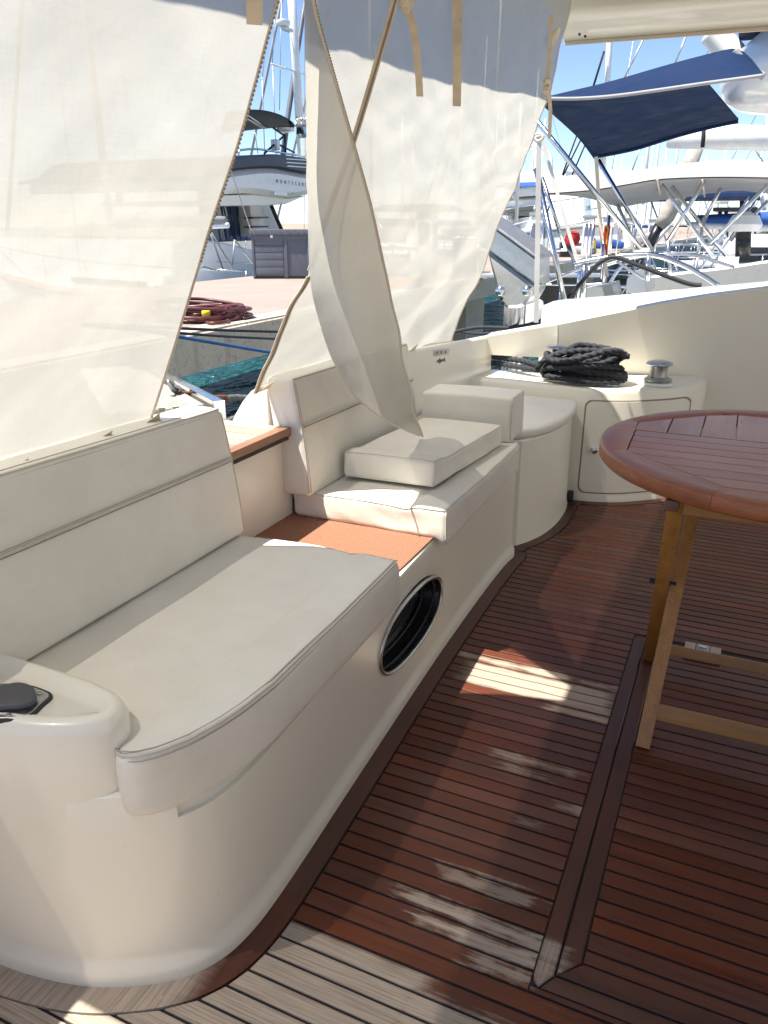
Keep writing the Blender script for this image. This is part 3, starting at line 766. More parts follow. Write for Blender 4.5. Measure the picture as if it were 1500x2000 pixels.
sh = [(853, 706), (857, 702), (859, 699), (860, 702), (864, 701), (867, 697), (867, 701), (868, 707), (865, 705), (861, 707), (858, 711), (857, 707), (855, 709)]
prism('shark_emblem', [(onw(x, y).y, onw(x, y).z) for x, y in sh], [(0, -.002), (0, .0015)], 'grey_rubber', co2, mapf=wmap)

# teak step between the two backrests
st = empty('teak_step', (-1.33, 1.77, .70)); tag(st, 'pale teak step with a brown front edge between the two backrest cushions', 'step')
X0, X1, Y0, Y1 = -1.50, -1.222, 1.60, 1.960
rel(box('base', (X0, Y0, .690), (X1 + .02, Y1 - .02, .699), 'caulk'), st)
rel(beam('front_edge', (X1, Y0, .710), (X1, Y1, .710), .034, .030, 'step_trim', None, bev=.004), st)
n_ = 6
for i in range(n_):
    ya, yb = Y0 + (Y1 - Y0) * i / n_ + .002, Y0 + (Y1 - Y0) * (i + 1) / n_ - .002
    rel(box('slat', (X0, ya, .695), (X1 - .019, yb, .7225), 'step_teak', None, .0012), st)

# mooring gear on the locker shelf
SH = .5685
def mushroom(loc, h, rc):
    return [(.045, 0), (.045, .006), (.026, .012), (.022, .03), (.022, h - .03), (.03, h - .018), (rc, h - .010), (rc, h - .004), (rc * .8, h + .002), (rc * .3, h + .005)]
bo = empty('twin_bollard', (-.60, 3.87, SH)); tag(bo, 'polished steel twin bollard half buried in the black rope coil', 'bollard')
bx = [at(1090, 686, Y=3.87), at(1195, 688, Y=3.87)]
rel(box('base', (bx[0].x - .05, 3.82, SH), (bx[1].x + .05, 3.92, SH + .008), 'steel', None, .003), bo)
for q in bx: rel(lathe('post', mushroom(None, .172, .062), (q.x, 3.87, SH), 'steel', None, 32), bo)
PTS = []
cxm, cym = (bx[0].x + bx[1].x) / 2 + .003, 3.865
random.seed(3)
loops = 10
for L in range(loops):
    lay = L // 3; ra = .208 - .013 * (L % 3) - .012 * lay + random.uniform(-.012, .012); rb = .105 - .018 * (L % 3) + random.uniform(-.01, .01)
    for j in range(14):
        th = 2 * math.pi * j / 14 + math.pi
        wz = .014 * math.sin(th * 2 + L * 1.7) + .010 * math.sin(th + L)
        PTS.append((cxm + ra * math.cos(th) + random.uniform(-.004, .004), cym - .01 * lay + rb * math.sin(th) + random.uniform(-.004, .004), SH + .018 + lay * .034 + (L % 3) * .007 + (j / 14) * .007 + wz * (.35 + .5 * lay) + .012))
PTS = [PTS[0]] + PTS
lead = [(-2.9, 4.9, .36), (-2.0, 4.5, .50), (-1.5, 4.25, .575), (-1.2, 4.06, .60), (-1.0, 3.94, .608), (-.86, 3.88, .61)]
rope_coil = rope('mooring_rope', cr(lead + PTS[2:], 7), .0155, 'black_rope', None, n=16, step=.0055)
tag(rope_coil, 'thick black mooring rope coiled in a heap on the locker shelf', 'rope')
cross = [(cxm - .20, cym + .03, SH + .09), (cxm - .13, cym - .06, SH + .135), (cxm - .02, cym - .07, SH + .165), (cxm + .11, cym - .05, SH + .165), (cxm + .20, cym + .0, SH + .14), (cxm + .14, cym + .07, SH + .155), (cxm - .02, cym + .05, SH + .175), (cxm - .07, cym - .03, SH + .165), (cxm - .18, cym - .08, SH + .11), (cxm - .22, cym - .06, SH + .05)]
l2 = [(-2.9, 4.95, .44), (-2.0, 4.52, .56), (-1.5, 4.27, .615), (-1.2, 4.07, .632), (-1.0, 3.95, .64), (-.9, 3.89, .635)]
r2 = rope('mooring_rope', cr(l2 + cross, 8), .0155, 'black_rope', None, n=16, step=.0055)
tag(r2, 'black mooring rope laid slantwise over the top of the coil and out through the slot', 'rope')
wi = empty('capstan_winch', (at(1285, 738, Y=3.96).x, 3.96, SH)); tag(wi, 'grey steel capstan winch standing on the locker shelf beside the rope', 'winch')
wl = wi.location
for nm, pr, m_ in (('base', [(.072, 0), (.074, .006), (.070, .014), (.058, .018)], 'gelcoat_white'), ('lower_flange', [(.050, .0185), (.066, .022), (.067, .028), (.050, .040)], 'dull_steel'),
                   ('drum', [(.042, .036), (.040, .05), (.040, .080), (.044, .094)], 'dull_steel'), ('cap', [(.040, .090), (.060, .096), (.064, .101), (.058, .110), (.035, .117), (.010, .119)], 'brushed_steel')):
    rel(lathe(nm, pr, wl, m_, None, 32), wi)

# ================================================================== roof overhang and cabin
roof = empty('flybridge_overhang'); tag(roof, 'cream flybridge overhang roofing the cockpit, with a rounded side beam', 'roof')
ST = [(-.4, -.95), (-.80, -.86), (-.93, -.68), (-1.0, -.3), (-1.035, .6), (-1.03, 1.3), (-1.01, 2.0), (-.97, 2.6), (-.94, 3.1), (-.91, 3.45), (-.86, 3.68), (-.74, 3.82), (-.4, 3.88)]
ro = [(v.x, v.y) for v in clean(ST)] + [(1.0, 3.88), (1.0, -.95)]  # unseen forward and near edges cut short to let bounce sunlight in
prism('slab', ro, [(.05, 2.145), (.012, 2.12), (0, 2.13), (0, 2.18), (.04, 2.24), (.12, 2.26)], 'gelcoat', roof, ang=40)
# side beam: rounded section running fore and aft
sec = [(3.535, 2.143), (3.56, 2.113), (3.595, 2.093), (3.655, 2.08), (3.735, 2.076), (3.805, 2.068), (3.84, 2.053), (3.865, 2.046), (3.88, 2.053), (3.887, 2.088), (3.887, 2.143)]
V = []; Fc = []; xs_ = [-.885, -.5, 0, .5, .8, 1.0]; kk = len(sec)
for i, x in enumerate(xs_):
    for (y, z) in sec: V.append((x, y, z - .03 * (x + .8) * .5))
for i in range(len(xs_) - 1):
    for j in range(kk - 1): Fc.append((i * kk + j, i * kk + j + 1, (i + 1) * kk + j + 1, (i + 1) * kk + j))
Fc.append(tuple(range(kk)))
autosm(fixn(mesh('side_beam', V, Fc, 'gelcoat', roof)), 60)
beam('track', (-.885, 3.85, 2.045), (1.0, 3.85, 2.017), .016, .014, 'hem_tape', roof)
prism('ceiling_panel', [(-.55, -.5), (.85, -.5), (.85, 3.33), (-.42, 3.33), (-.55, 3.2)], [(0, 2.14), (.0, 2.115), (.006, 2.11)], 'gelcoat_white', roof)
for y_ in (.9, 2.1): box('panel_joint', (-.53, y_ - .002, 2.1085), (.84, y_ + .002, 2.1105), 'seam', roof)
for q in ((1132, 66), (1143, 70)):
    p_ = at(q[0], q[1], Y=3.80); lathe('snap_stud', [(.006, 0), (.005, .008)], (p_.x, 3.80, p_.z - .006), 'black_paint', roof, 10)
cab = empty('saloon_bulkhead'); tag(cab, 'unseen saloon bulkhead with one dark glass door, kept pale to bounce sunlight aft', 'wall')  # unseen wall, mostly pale so it throws sunlight back onto the bench
box('panel', (1.90, 1.9, 0), (2.0, 4.2, 2.11), 'gelcoat', cab); box('header', (1.90, -.9, 1.97), (2.0, 1.9, 2.11), 'gelcoat', cab); box('panel', (1.90, -1.85, 0), (2.0, -.9, 2.11), 'gelcoat', cab)
box('panel', (1.90, -.9, 0), (2.0, .9, 1.97), 'gelcoat', cab)
box('door', (1.93, .905, .0), (1.97, 1.895, 1.97), 'dark_glass', cab); box('door_frame', (1.915, .905, .0), (1.929, .96, 1.97), 'steel', cab)
port = empty('bulwark', (0, 0, 0)); tag(port, 'opposite cream side bulwark behind the photographer', 'bulwark')
box('panel', (-1.4, -1.97, -.05), (3, -1.87, 1.0), 'gelcoat', port, .01)

shade_block = empty('deck_shade_block'); tag(shade_block, 'unseen dark block added to shade the right side of the deck', 'step')
box('riser', (.78, -.9, 0), (1.05, 2.1, .40), 'trim_teak_y', shade_block, .01); box('block_top', (.76, -.9, .401), (1.07, 2.1, .43), 'trim_teak_y', shade_block, .008)  # unseen block added to keep bounced light off the near right deck

# ================================================================== curtains
KX = .525
def cpl(x, y, off=0.):
    """pixel -> slanting curtain plane hung from the overhang to the stern coaming"""
    d = RT * (x - 750) + UP * (1000 - y) + FW * F
    t = (-.68 + off + KX * (CH - 2.0)) / (d.x - KX * d.z); return Vector((0, 0, CH)) + d * t
CN = Vector((1, 0, -KX)).normalized()      # inward facing normal
CD = Vector((KX, 0, 1)).normalized()       # up the cloth
def edge_at(E, z):
    """edge polyline (3D, top to bottom) extended linearly; returns point at height z"""
    if z >= E[0].z: a, b = E[0], E[1]
    elif z <= E[-1].z: a, b = E[-2], E[-1]
    else:
        for a, b in zip(E, E[1:]):
            if b.z <= z <= a.z: break
    t = (z - a.z) / (b.z - a.z); return a.lerp(b, t)
def cloth(name, L, Rr, ztop, hem, wr, nu=56, nv=64, m='mesh_cloth', thick=0):
    """L, Rr: left/right edges as functions of v in 0..1 -> Vector ; wr(u,v) displacement along the normal"""
    V = []; UV = []; Fc = []
    for j in range(nv + 1):
        v = j / nv; a, b = L(v), Rr(v)
        for i in range(nu + 1):
            u = i / nu; p = a.lerp(b, u) + CN * wr(u, v); V.append(p); UV.append((u, v))
    for j in range(nv):
        for i in range(nu):
            q = j * (nu + 1) + i; Fc.append((q, q + 1, q + nu + 2, q + nu + 1))
    return mesh(name, V, Fc, m, None, True, UV), V, nu, nv
def edgeline(V, nu, nv, side): return [V[j * (nu + 1) + (nu if side else 0)] for j in range(nv + 1)]
def ribbon3(name, P, w, m, parent, wdir, th=.0016):
    """flat webbing strip along P, width vector wdir*w"""
    V = []; Fc = []; wd = Vector(wdir).normalized() * w / 2
    for i, p in enumerate(P):
        a = P[max(i - 1, 0)]; b = P[min(i + 1, len(P) - 1)]; n_ = (b - a).cross(wd).normalized() * th / 2
        V += [p - wd - n_, p + wd - n_, p + wd + n_, p - wd + n_]
    for i in range(len(P) - 1):
        for j in range(4): Fc.append((i * 4 + j, i * 4 + (j + 1) % 4, i * 4 + 4 + (j + 1) % 4, i * 4 + 4 + j))
    Fc += [(0, 1, 2, 3), tuple(len(V) - 4 + j for j in (3, 2, 1, 0))]
    return fixn(mesh(name, V, Fc, m, parent, False))
ZT = 2.045
# curtain A: left panel
ER = [cpl(540, 0), cpl(505, 130), cpl(462, 290), cpl(412, 440), cpl(350, 640), cpl(298, 803)]
EL = [Vector((-.7325, .03, 1.9)), Vector((-1.284, .38, .85))]
def vz(E, zb): return lambda v: edge_at(E, ZT + (zb - ZT) * v)
wA = lambda u, v: (1 - .8 * sstep(.85, 1, u)) * (1 - .85 * sstep(.86, 1, v)) * (.010 * math.sin(9 * u + 4 * v) * v + .006 * math.sin(23 * u + 3 * math.sin(5 * v)) * (.3 + v) + .016 * math.sin(math.pi * v) * math.sin(math.pi * u) + .0035 * hnoise(u * 9, v * 11))
cA, VA, nu, nv = cloth('sun_curtain', vz(EL, .812), vz(ER, .822), ZT, None, wA, 60, 70)
tag(cA, 'large cream mesh sun curtain hung behind the long backrest cushion', 'curtain')
eA = edgeline(VA, nu, nv, 1)
ribbon3('zipper_tape', [p + CN * .002 for p in eA], .008, 'hem_tape', cA, (0, 1, -.15))
def teeth(E, parent, side=1, step=.0085, lim=(.0, 1.), w=.006):
    """zipper teeth: one joined part, far too many to pick apart"""
    V = []; Fc = []; acc = 0.
    for a, b in zip(E, E[1:]):
        L_ = (b - a).length; d = (b - a).normalized(); sdir = d.cross(CN).normalized() * side
        while acc < L_:
            p = a + d * acc + CN * .002; o_ = len(V)
            for s_ in (-.0022, .0022):
                for q in (p + d * s_ - CN * .0015, p + d * s_ + sdir * w - CN * .0015, p + d * s_ + sdir * w + CN * .0015, p + d * s_ + CN * .0015): V.append(q)
            Fc += [(o_, o_ + 1, o_ + 2, o_ + 3), (o_ + 4, o_ + 7, o_ + 6, o_ + 5), (o_, o_ + 4, o_ + 5, o_ + 1), (o_ + 1, o_ + 5, o_ + 6, o_ + 2), (o_ + 2, o_ + 6, o_ + 7, o_ + 3), (o_ + 3, o_ + 7, o_ + 4, o_)]
            acc += step
        acc -= L_
    o = mesh('zipper_teeth', V, Fc, 'zipper', parent); o['kind'] = 'stuff'; return o
hemA = VA[nv * (nu + 1):]
ribbon3('hem_tape', [p + CN * .003 + CD * .008 for p in hemA], .022, 'hem_tape', cA, CD)
E_ = eA[:48]; teeth(E_, cA, -1)
def tab(name, a, b, c, parent, off=.022):
    """triangular hem tab folded up"""
    P = [a + CN * off, b + CN * off, c + CN * (off + .018)]; Q = [p + CN * .0015 for p in P]
    return fixn(mesh(name, P + Q, [(0, 1, 2), (3, 5, 4), (0, 3, 4, 1), (1, 4, 5, 2), (2, 5, 3, 0)], 'webbing', parent))
for (x0, y0, x1, y1, xt, yt) in ((-2, 908, 38, 900, 26, 872), (164, 855, 200, 848, 193, 820), (262, 822, 298, 812, 287, 788)):
    tab('hem_tab', cpl(x0, y0), cpl(x1, y1), cpl(xt, yt), cA)
ribbon3('strap', [cpl(497, y, .02) for y in (-120, -60, 0, 20, 48)], .028, 'webbing', cA, (.75, .66, 0))

# curtain B: second panel
EL = [cpl(597, 0), cpl(599, 150), cpl(601, 300), cpl(603, 450), cpl(602, 535), cpl(548, 650), cpl(498, 757)]
ER = [cpl(1106, 40), cpl(1072, 180), cpl(1010, 350), cpl(958, 480), cpl(922, 570), cpl(878, 667)]
HB = [(0, .852), (.22, .862), (.3, .858), (.68, .797), (1, .757)]
def vB(E, zb): return lambda v: edge_at(E, ZT - .04 + (zb - ZT + .04) * v)
def wB(u, v):
    dg = u * 1.3 + v * 1.1
    return (.012 * math.sin(7.5 * dg * 2.1 + 1) * sstep(.25, .8, v) * sstep(.25, .7, u) + .006 * math.sin(31 * (u * .9 - v * .55)) * sstep(.2, .7, v)
            + .005 * hnoise(u * 7, v * 10) + .004 * hnoise(u * 19, v * 24) * math.exp(-((v - .35) / .18) ** 2))
cB, VB, nu, nv = cloth('sun_curtain', vB(EL, .838), vB(ER, .745), ZT, None, wB, 64, 70)
tag(cB, 'creased cream mesh sun curtain hung between the teak step and the open quarter', 'curtain')
eB = [q for q in edgeline(VB, nu, nv, 0) if q.z < cpl(602, 535).z]; zB = cr([cpl(x, y, .016) for x, y in ((775, -40), (768, 0), (728, 140), (684, 285), (640, 410), (604, 525))], 6); eBr = edgeline(VB, nu, nv, 1); hemB = VB[nv * (nu + 1):]
for E_ in (eB, zB): ribbon3('zipper_tape', [p + CN * .004 for p in E_], 0.018, 'webbing', cB, (.65, .75, .2))
for E_ in (eB, zB): ribbon3('zipper_line', [p + CN * .006 for p in E_], .005, 'zipper', cB, (.65, .75, .2))
ribbon3('edge_tape', [p + CN * .003 for p in eBr], .014, 'hem_tape', cB, (0, 1, .25))
ribbon3('hem_tape', [p + CN * .003 + CD * .006 for p in hemB], .014, 'hem_tape', cB, CD)
for (x0, y0, x1, y1, xt, yt) in ((606, 724, 622, 721, 620, 708), (784, 687, 800, 683, 801, 662), (862, 670, 880, 667, 872, 655), (500, 752, 516, 748, 513, 730)):
    tab('hem_tab', cpl(x0, y0), cpl(x1, y1), cpl(xt, yt), cB)
def hang(px, w, parent, off=.025, m='webbing'): return ribbon3('strap', [cpl(x, y, off) for x, y in px], w, m, parent, (.75, .66, 0))
hang([(893, -60), (893, 0), (893, 48), (893, 120), (892, 207)], .026, cB)
hang([(888, 40), (893, 42), (897, 46)], .01, cB, .03)
hang([(795, -60), (793, 0), (797, 20), (806, 45), (813, 90), (818, 150), (820, 188)], .019, cB)
tube('strap_knot', cr([cpl(x, y, .03) for x, y in ((784, 2), (795, 8), (802, 4), (796, 14), (788, 12), (793, 22))], 4), .009, 'webbing', cB, 8)
hang([(1077, 30), (1076, 60), (1073, 110), (1069, 160), (1072, 180), (1075, 215), (1073, 270)], .016, cB, .06)
tube('strap_knot', cr([cpl(x, y, .065) for x, y in ((1062, 162), (1070, 158), (1071, 170), (1063, 174), (1069, 182))], 4), .008, 'webbing', cB, 8)
p_ = cpl(1083, 72, .02); lathe('grommet_patch', [(.030, 0), (.030, .003), (.012, .004)], p_, 'webbing', cB, 20, CN)

# flap C: unzipped panel swinging inboard, its tip on the loose cushion
TIP = at(822, 852, Z=.604)
def fpl(x, y, e=0.): return cpl(x, y, .035 + e + .408 * max(0., (y - 440) / 412) ** 1.45)
PN = CN
LE = cr([fpl(x, y) for x, y in ((590, -200), (594, 0), (597, 200), (600, 400), (606, 545), (622, 620), (645, 690), (675, 750), (705, 785), (760, 825), (818, 851))], 7)
RE = cr([fpl(x, y, .012) for x, y in ((594, -200), (610, 0), (648, 140), (690, 285), (722, 400), (746, 510), (764, 590), (780, 670), (795, 740), (808, 800), (825, 853))], 7)
def samp(P, t):
    f = t * (len(P) - 1); i = min(int(f), len(P) - 2); return P[i].lerp(P[i + 1], f - i)
V = []; UV = []; Fc = []; nu, nv = 18, 76
for j in range(nv + 1):
    v = j / nv; a_, b_ = samp(LE, v), samp(RE, v)
    for i in range(nu + 1):
        u = i / nu
        bulge = .010 * math.sin(math.pi * u) * sstep(0, .6, v) * (1 - sstep(.92, 1, v)) + .003 * math.sin(9 * u + 9 * v) * v * (1 - sstep(.9, 1, v)) + .006 * math.sin(40 * v) * u * u * sstep(.5, .7, v) * (1 - sstep(.93, 1, v))
        V.append(a_.lerp(b_, u) + PN * bulge); UV.append((u * .3, v))
for j in range(nv):
    for i in range(nu): q = j * (nu + 1) + i; Fc.append((q, q + 1, q + nu + 2, q + nu + 1))
cC = mesh('curtain_flap', V, Fc, 'mesh_cloth', None, True, UV)
tag(cC, 'unzipped cream curtain flap swinging inboard with its pointed tip on the loose cushion', 'curtain')
eC = edgeline(V, nu, nv, 1); lC = edgeline(V, nu, nv, 0)
ribbon3('zipper_tape', [p + Vector((.003, -.003, 0)) for p in eC], .008, 'hem_tape', cC, (.2, 1, .1)); teeth(eC[:66], cC, -1, .009)
ribbon3('hem_tape', [p + Vector((.003, -.003, 0)) for p in lC[40:]], .005, 'hem_tape', cC, (.2, 1, .5))

# ================================================================== table
table = empty('folding_table', (.17, 2.17, 0)); tag(table, 'round varnished folding table with slatted top and crossed legs', 'table')
TC, TR, TZ, TH_ = Vector((.172, 2.172)), .485, .755, .040
def T(o): return rel(o, table)
oct_ = [(-.224, 2.010), (-.236, 2.336), (-.010, 2.556), (.33, 2.556), (.56, 2.336), (.56, 2.010), (.33, 1.786), (.020, 1.786)]
# rim: eight segments between the circle and the octagon
angs = [math.atan2(y - TC.y, x - TC.x) for x, y in oct_]
for i in range(8):
    a0, a1 = angs[i], angs[(i + 1) % 8]
    while a1 > a0: a1 -= 2 * math.pi
    while a0 - a1 > math.pi: a1 += 2 * math.pi
    V = []; Fc = []; K = 12; p0, p1 = Vector(oct_[i]), Vector(oct_[(i + 1) % 8])
    for t in range(K + 1):
        f = t / K; f = .0012 + f * .9976; an = a0 + (a1 - a0) * f; d = Vector((math.cos(an), math.sin(an))); q = p0.lerp(p1, f)
        qi = q + (TC + d * TR - q).normalized() * .0012
        for pt, z in ((qi, TZ - TH_), (qi, TZ - .0012), (qi + (TC + d * TR - q).normalized() * .0012, TZ), (TC + d * (TR - .007), TZ), (TC + d * (TR - .002), TZ - .002), (TC + d * TR, TZ - .007), (TC + d * TR, TZ - TH_ + .006), (TC + d * (TR - .006), TZ - TH_)): V.append((pt.x, pt.y, z))
    for t in range(K):
        for j in range(8): Fc.append((t * 8 + j, t * 8 + (j + 1) % 8, t * 8 + 8 + (j + 1) % 8, t * 8 + 8 + j))
    Fc += [tuple(range(8)), tuple(K * 8 + j for j in range(7, -1, -1))]
    T(autosm(fixn(mesh('rim_segment', V, Fc, 'table_rim')), 50))
ymid = 2.236
def clipx(y):      # octagon extent at y
    xs_ = []
    for (a, b), (c, d) in zip(oct_, oct_[1:] + oct_[:1]):
        if (b - y) * (d - y) <= 0 and b != d: xs_.append(a + (c - a) * (y - b) / (d - b))
    return (min(xs_), max(xs_)) if xs_ else (0, 0)
def clipy(x):
    ys_ = []
    for (a, b), (c, d) in zip(oct_, oct_[1:] + oct_[:1]):
        if (a - x) * (c - x) <= 0 and a != c: ys_.append(b + (d - b) * (x - a) / (c - a))
    return max(ys_)
rows = [1.7885, 1.855, 1.920, 1.985, 2.048, 2.110, 2.172, ymid - .002]
for ya, yb in zip(rows, rows[1:]):
    ya += .0014; yb -= .0014; a0, a1 = clipx(ya); b0, b1 = clipx(yb); pts = [(a0 + .002, ya), (a1 - .002, ya), (b1 - .002, yb), (b0 + .002, yb)]
    if ya < 2.01 < yb: pts = [(a0 + .002, ya), (a1 - .002, ya), (.558, 2.01), (b1 - .002, yb), (b0 + .002, yb), (-.222, 2.01)]
    T(prism('slat', pts, [(0, TZ - .022), (0, TZ - .002), (.001, TZ - .0008)], 'table_wood_x'))
xs2 = [-.236 + .0885 * i for i in range(10)]
for xa, xb in zip(xs2, xs2[1:]):
    xa += .0016; xb = min(xb, .558) - .0016
    T(prism('slat', [(xa, ymid + .002), (xb, ymid + .002), (xb, clipy(xb) - .002), (xa, clipy(xa) - .002)], [(0, TZ - .022), (0, TZ - .002), (.001, TZ - .0008)], 'table_wood_y'))
T(box('hinge', (.045, 2.40, TZ - .012), (.048, 2.42, TZ - .003), 'steel'))
# frame under the top
for y in (1.84, 2.36): T(box('apron_rail', (-.062, y, TZ - .095), (.40, y + .02, TZ - .041), 'rail_wood', None, .002))
for x in (-.10, .42): T(box('top_batten', (x, 1.76, TZ - .065), (x + .03, 2.585, TZ - .0405), 'trim_teak_y', None, .002))
T(box('top_batten', (-.19, 2.33, TZ - .075), (-.10, 2.365, TZ - .0405), 'trim_teak_x', None, .002))
for x, s_ in ((-.085, 1), (.43, -1)):
    T(beam('leg', (x + .008 * s_, 1.825, .0), (x + .045 * s_, 2.315, TZ - .042), .036, .030, 'leg_wood', None, (0, 1, 0)))
    T(beam('leg', (x - .030 * s_, 2.30, .0), (x + .006 * s_, 1.842, TZ - .042), .036, .030, 'leg_wood', None, (0, 1, 0)))
    T(lathe('pivot_bolt', [(.007, -.035), (.007, .035)], (x - .01, 2.07, .375), 'black_paint', None, 12, 'X'))
T(beam('cross_rail', (-.068, 1.88, .085), (.42, 1.88, .085), .020, .042, 'rail_wood', None, (0, .4, 1)))
T(beam('cross_rail', (-.098, 2.25, .075), (.45, 2.25, .075), .020, .030, 'rail_wood', None, (0, .4, 1)))

# ================================================================== water, pier
water = struct(mesh('water', [(-900, -900, -1.1), (900, -900, -1.1), (900, 1500, -1.1), (-900, 1500, -1.1)], [(0, 1, 2, 3)], 'water'))
PX, PZ, PT = -4.2, .447, .335
pier = struct(empty('pier', (0, 0, 0)))
prism('slab', [(PX, -30), (PX, 90), (PX - 3.9, 90), (PX - 3.9, -30)], [(0, PZ - PT), (0, PZ - .02), (.03, PZ)], 'concrete', pier)
box('walkway', (PX - 3.86, -30, PZ - .01), (PX - .30, 90, PZ + .004), 'pier_top', pier)
box('edge_strip', (PX - .28, -30, PZ - .01), (PX - .02, 90, PZ + .006), 'concrete', pier)
for y in (-2, 3.6, 14, 26, 40): box('pile', (PX - 2.6, y, -4), (PX - .5, y + 1.1, PZ - PT - .002), 'concrete', pier)
random.seed(11)

def hose(name, px, label, mm, zc, r=.018, n=7, sx_=.34, sy_=.26):
    c = at(*px, Z=zc); P = []
    for L in range(n):
        for j in range(12):
            th = 2 * math.pi * j / 12; k = 1 - .09 * (L % 5) + random.uniform(-.06, .06)
            P.append((c.x + sx_ * k * math.cos(th) + .03 * math.sin(L), c.y + sy_ * k * math.sin(th) + .03 * math.cos(L * 2), zc + r + .010 * L * (1 + .35 * math.sin(th + L))))
    P += [(c.x + .25, c.y - .30, zc + .02), (c.x + .42, c.y - .42, zc + .02), (c.x + .45, c.y - .22, zc + .02), (c.x + .30, c.y - .12, zc + .02)]
    return c, tag(tube(name, cr(P, 4), r, mm, None, 8), label, 'hose')
c, hz_ = hose('water_hose', (398, 622), 'dark red water hose coiled on the pier near its edge', 'red_hose', PZ + .006, .016, 12, .44, .44)
q = at(395, 612, Z=PZ + .15); cp_ = tube('coupling', [q, q + Vector((.04, .05, 0))], .024, 'yellow_cloth', hz_, 10)

# deck box
db = empty('dock_box', at(551, 545, Z=PZ)); tag(db, 'grey plastic dock box with panelled sides standing on the pier', 'dock box')
bx_ = db.location; ex = Vector((.93, .37, 0)).normalized(); ey = Vector((-.37, .93, 0))
def DB(name, x0, x1, y0, y1, z0, z1, m, bev=.008):
    o = box(name, (x0, y0, z0), (x1, y1, z1), m, db, bev); return o
db.rotation_euler = (0, 0, R(26))
wb = .47
DB('body', -wb, wb, -.0, .62, .02, .70, 'box_plastic'); DB('plinth', -wb - .005, wb + .005, -.005, .63, 0, .05, 'black_paint')
DB('lid', -wb - .04, wb + .08, -.05, .68, .702, .79, 'box_plastic', .02)
for i in range(7): DB('lid_rib', -wb + .05 + .13 * i, -wb + .06 + .13 * i, -.054, -.02, .70, .793, 'seam', 0)
for i in range(5): DB('panel', -wb + .04, .04, -.016, -.002, .08 + .115 * i, .188 + .115 * i, 'box_plastic', .006)
DB('corner_post', -wb - .012, -wb + .03, -.022, 0., .02, .70, 'box_plastic'); DB('corner_post', .05, .11, -.022, 0., .02, .70, 'box_plastic'); DB('corner_post', wb - .03, wb + .012, -.02, 0., .02, .70, 'box_plastic')
DB('rail', -wb, wb, -.02, 0, .63, .70, 'box_plastic', .004); DB('latch', -.16, -.12, -.03, -.016, .655, .70, 'steel', .003)

# mooring lines in front of the pier
def line(px, X, r, m, label, cat='rope', name='mooring_line', ext=True):
    P = [at(x, y, X=X) for x, y in px]
    if ext: d0 = P[0] - P[1]; d1 = P[-1] - P[-2]; P = [P[0] + d0 * 1.5] + P + [P[-1] + d1 * 1.5]
    return tag(tube(name, cr(P, 8), r, m, None, 8), label, cat)
line([(345, 641), (440, 645), (545, 648)], -3.7, .011, 'black_rope', 'upper dark mooring line crossing before the pier edge')
line([(345, 650), (440, 657), (540, 662)], -3.6, .010, 'black_rope', 'lower dark mooring line crossing before the pier edge')
line([(345, 657), (420, 670), (525, 688)], -3.5, .012, 'blue_rope', 'thin blue line stretched before the pier edge')
tag(rope('stern_line', cr([at(428, 782, X=-2.3), at(462, 777, X=-2.3), at(500, 781, X=-2.25), at(545, 786, X=-2.2), at(640, 800, X=-2.1)], 8), .020, 'grey_rope'), 'thick grey stern line shackled near the gangway', 'rope')
tag(rope('stern_line', cr([at(395, 860, X=-2.0), at(440, 826, X=-2.0), at(485, 806, X=-2.0), at(560, 778, X=-2.0)], 8), .014, 'grey_rope'), 'thinner grey stern line below the thick one', 'rope')
shk = empty('chain_shackle', at(425, 783, X=-2.3)); tag(shk, 'rusty chain and shackle joining the grey stern line to the gangway', 'chain')
pc = [at(x, y, X=-2.3) for x, y in ((322, 738), (331, 747), (340, 757), (349, 765), (357, 769), (366, 772))]
def chain_link(p, d, k, m, sz=.030):
    d = d.normalized(); s_ = d.orthogonal().normalized(); s_ = Matrix.Rotation(k * math.pi / 2 + .5, 3, d) @ s_
    return tube('link', [p + d * sz * math.cos(t) + s_ * sz * .6 * math.sin(t) for t in [2 * math.pi * i / 14 for i in range(14)]], .0085, m, None, 6, True)
for i, (a_, b_) in enumerate(zip(pc, pc[1:])): rel(chain_link((a_ + b_) / 2, b_ - a_, i % 2, 'dull_steel' if i < 3 else 'rust'), shk)
q = at(392, 778, X=-2.3); e_ = at(428, 786, X=-2.3)
rel(tube('bow', cr([pc[-1], at(378, 776, X=-2.3), at(408, 790, X=-2.3), e_ + Vector((0, 0, -.02)), e_ + Vector((.02, .03, .02)), at(405, 777, X=-2.3), at(372, 768, X=-2.3)], 6), .013, 'rust', None, 8), shk)
# gangway
pg = empty('gangway', at(445, 812, X=-1.75)); tag(pg, 'gangway with weathered teak grating and a polished metal side rail', 'gangway')
s0, s1 = at(418, 795, X=-1.9), at(316, 738, X=-3.1)
ax_ = (s1 - s0).normalized(); lat = Vector((ax_.y, -ax_.x, 0)).normalized() * -1
if lat.y > 0: lat = -lat
rel(beam('side_rail', s0 - ax_ * .12, s1 + ax_ * .6, .045, .075, 'steel', None), pg)
rel(beam('frame_board', s0 + lat * .065, s1 + ax_ * .6 + lat * .065, .05, .03, 'weathered_teak', None), pg)
for i in range(6): rel(beam('grating_slat', s0 + lat * (.12 + .055 * i), s1 + ax_ * .6 + lat * (.12 + .055 * i), .028, .02, 'weathered_teak', None), pg)
Lg = (s1 - s0).length + 1.1
for i in range(int(Lg / .065)):
    o_ = s0 + ax_ * (.04 + .065 * i) + Vector((0, 0, .003)); rel(beam('grating_slat', o_ + lat * .09, o_ + lat * .42, .028, .02, 'weathered_teak', None, bev=0), pg)

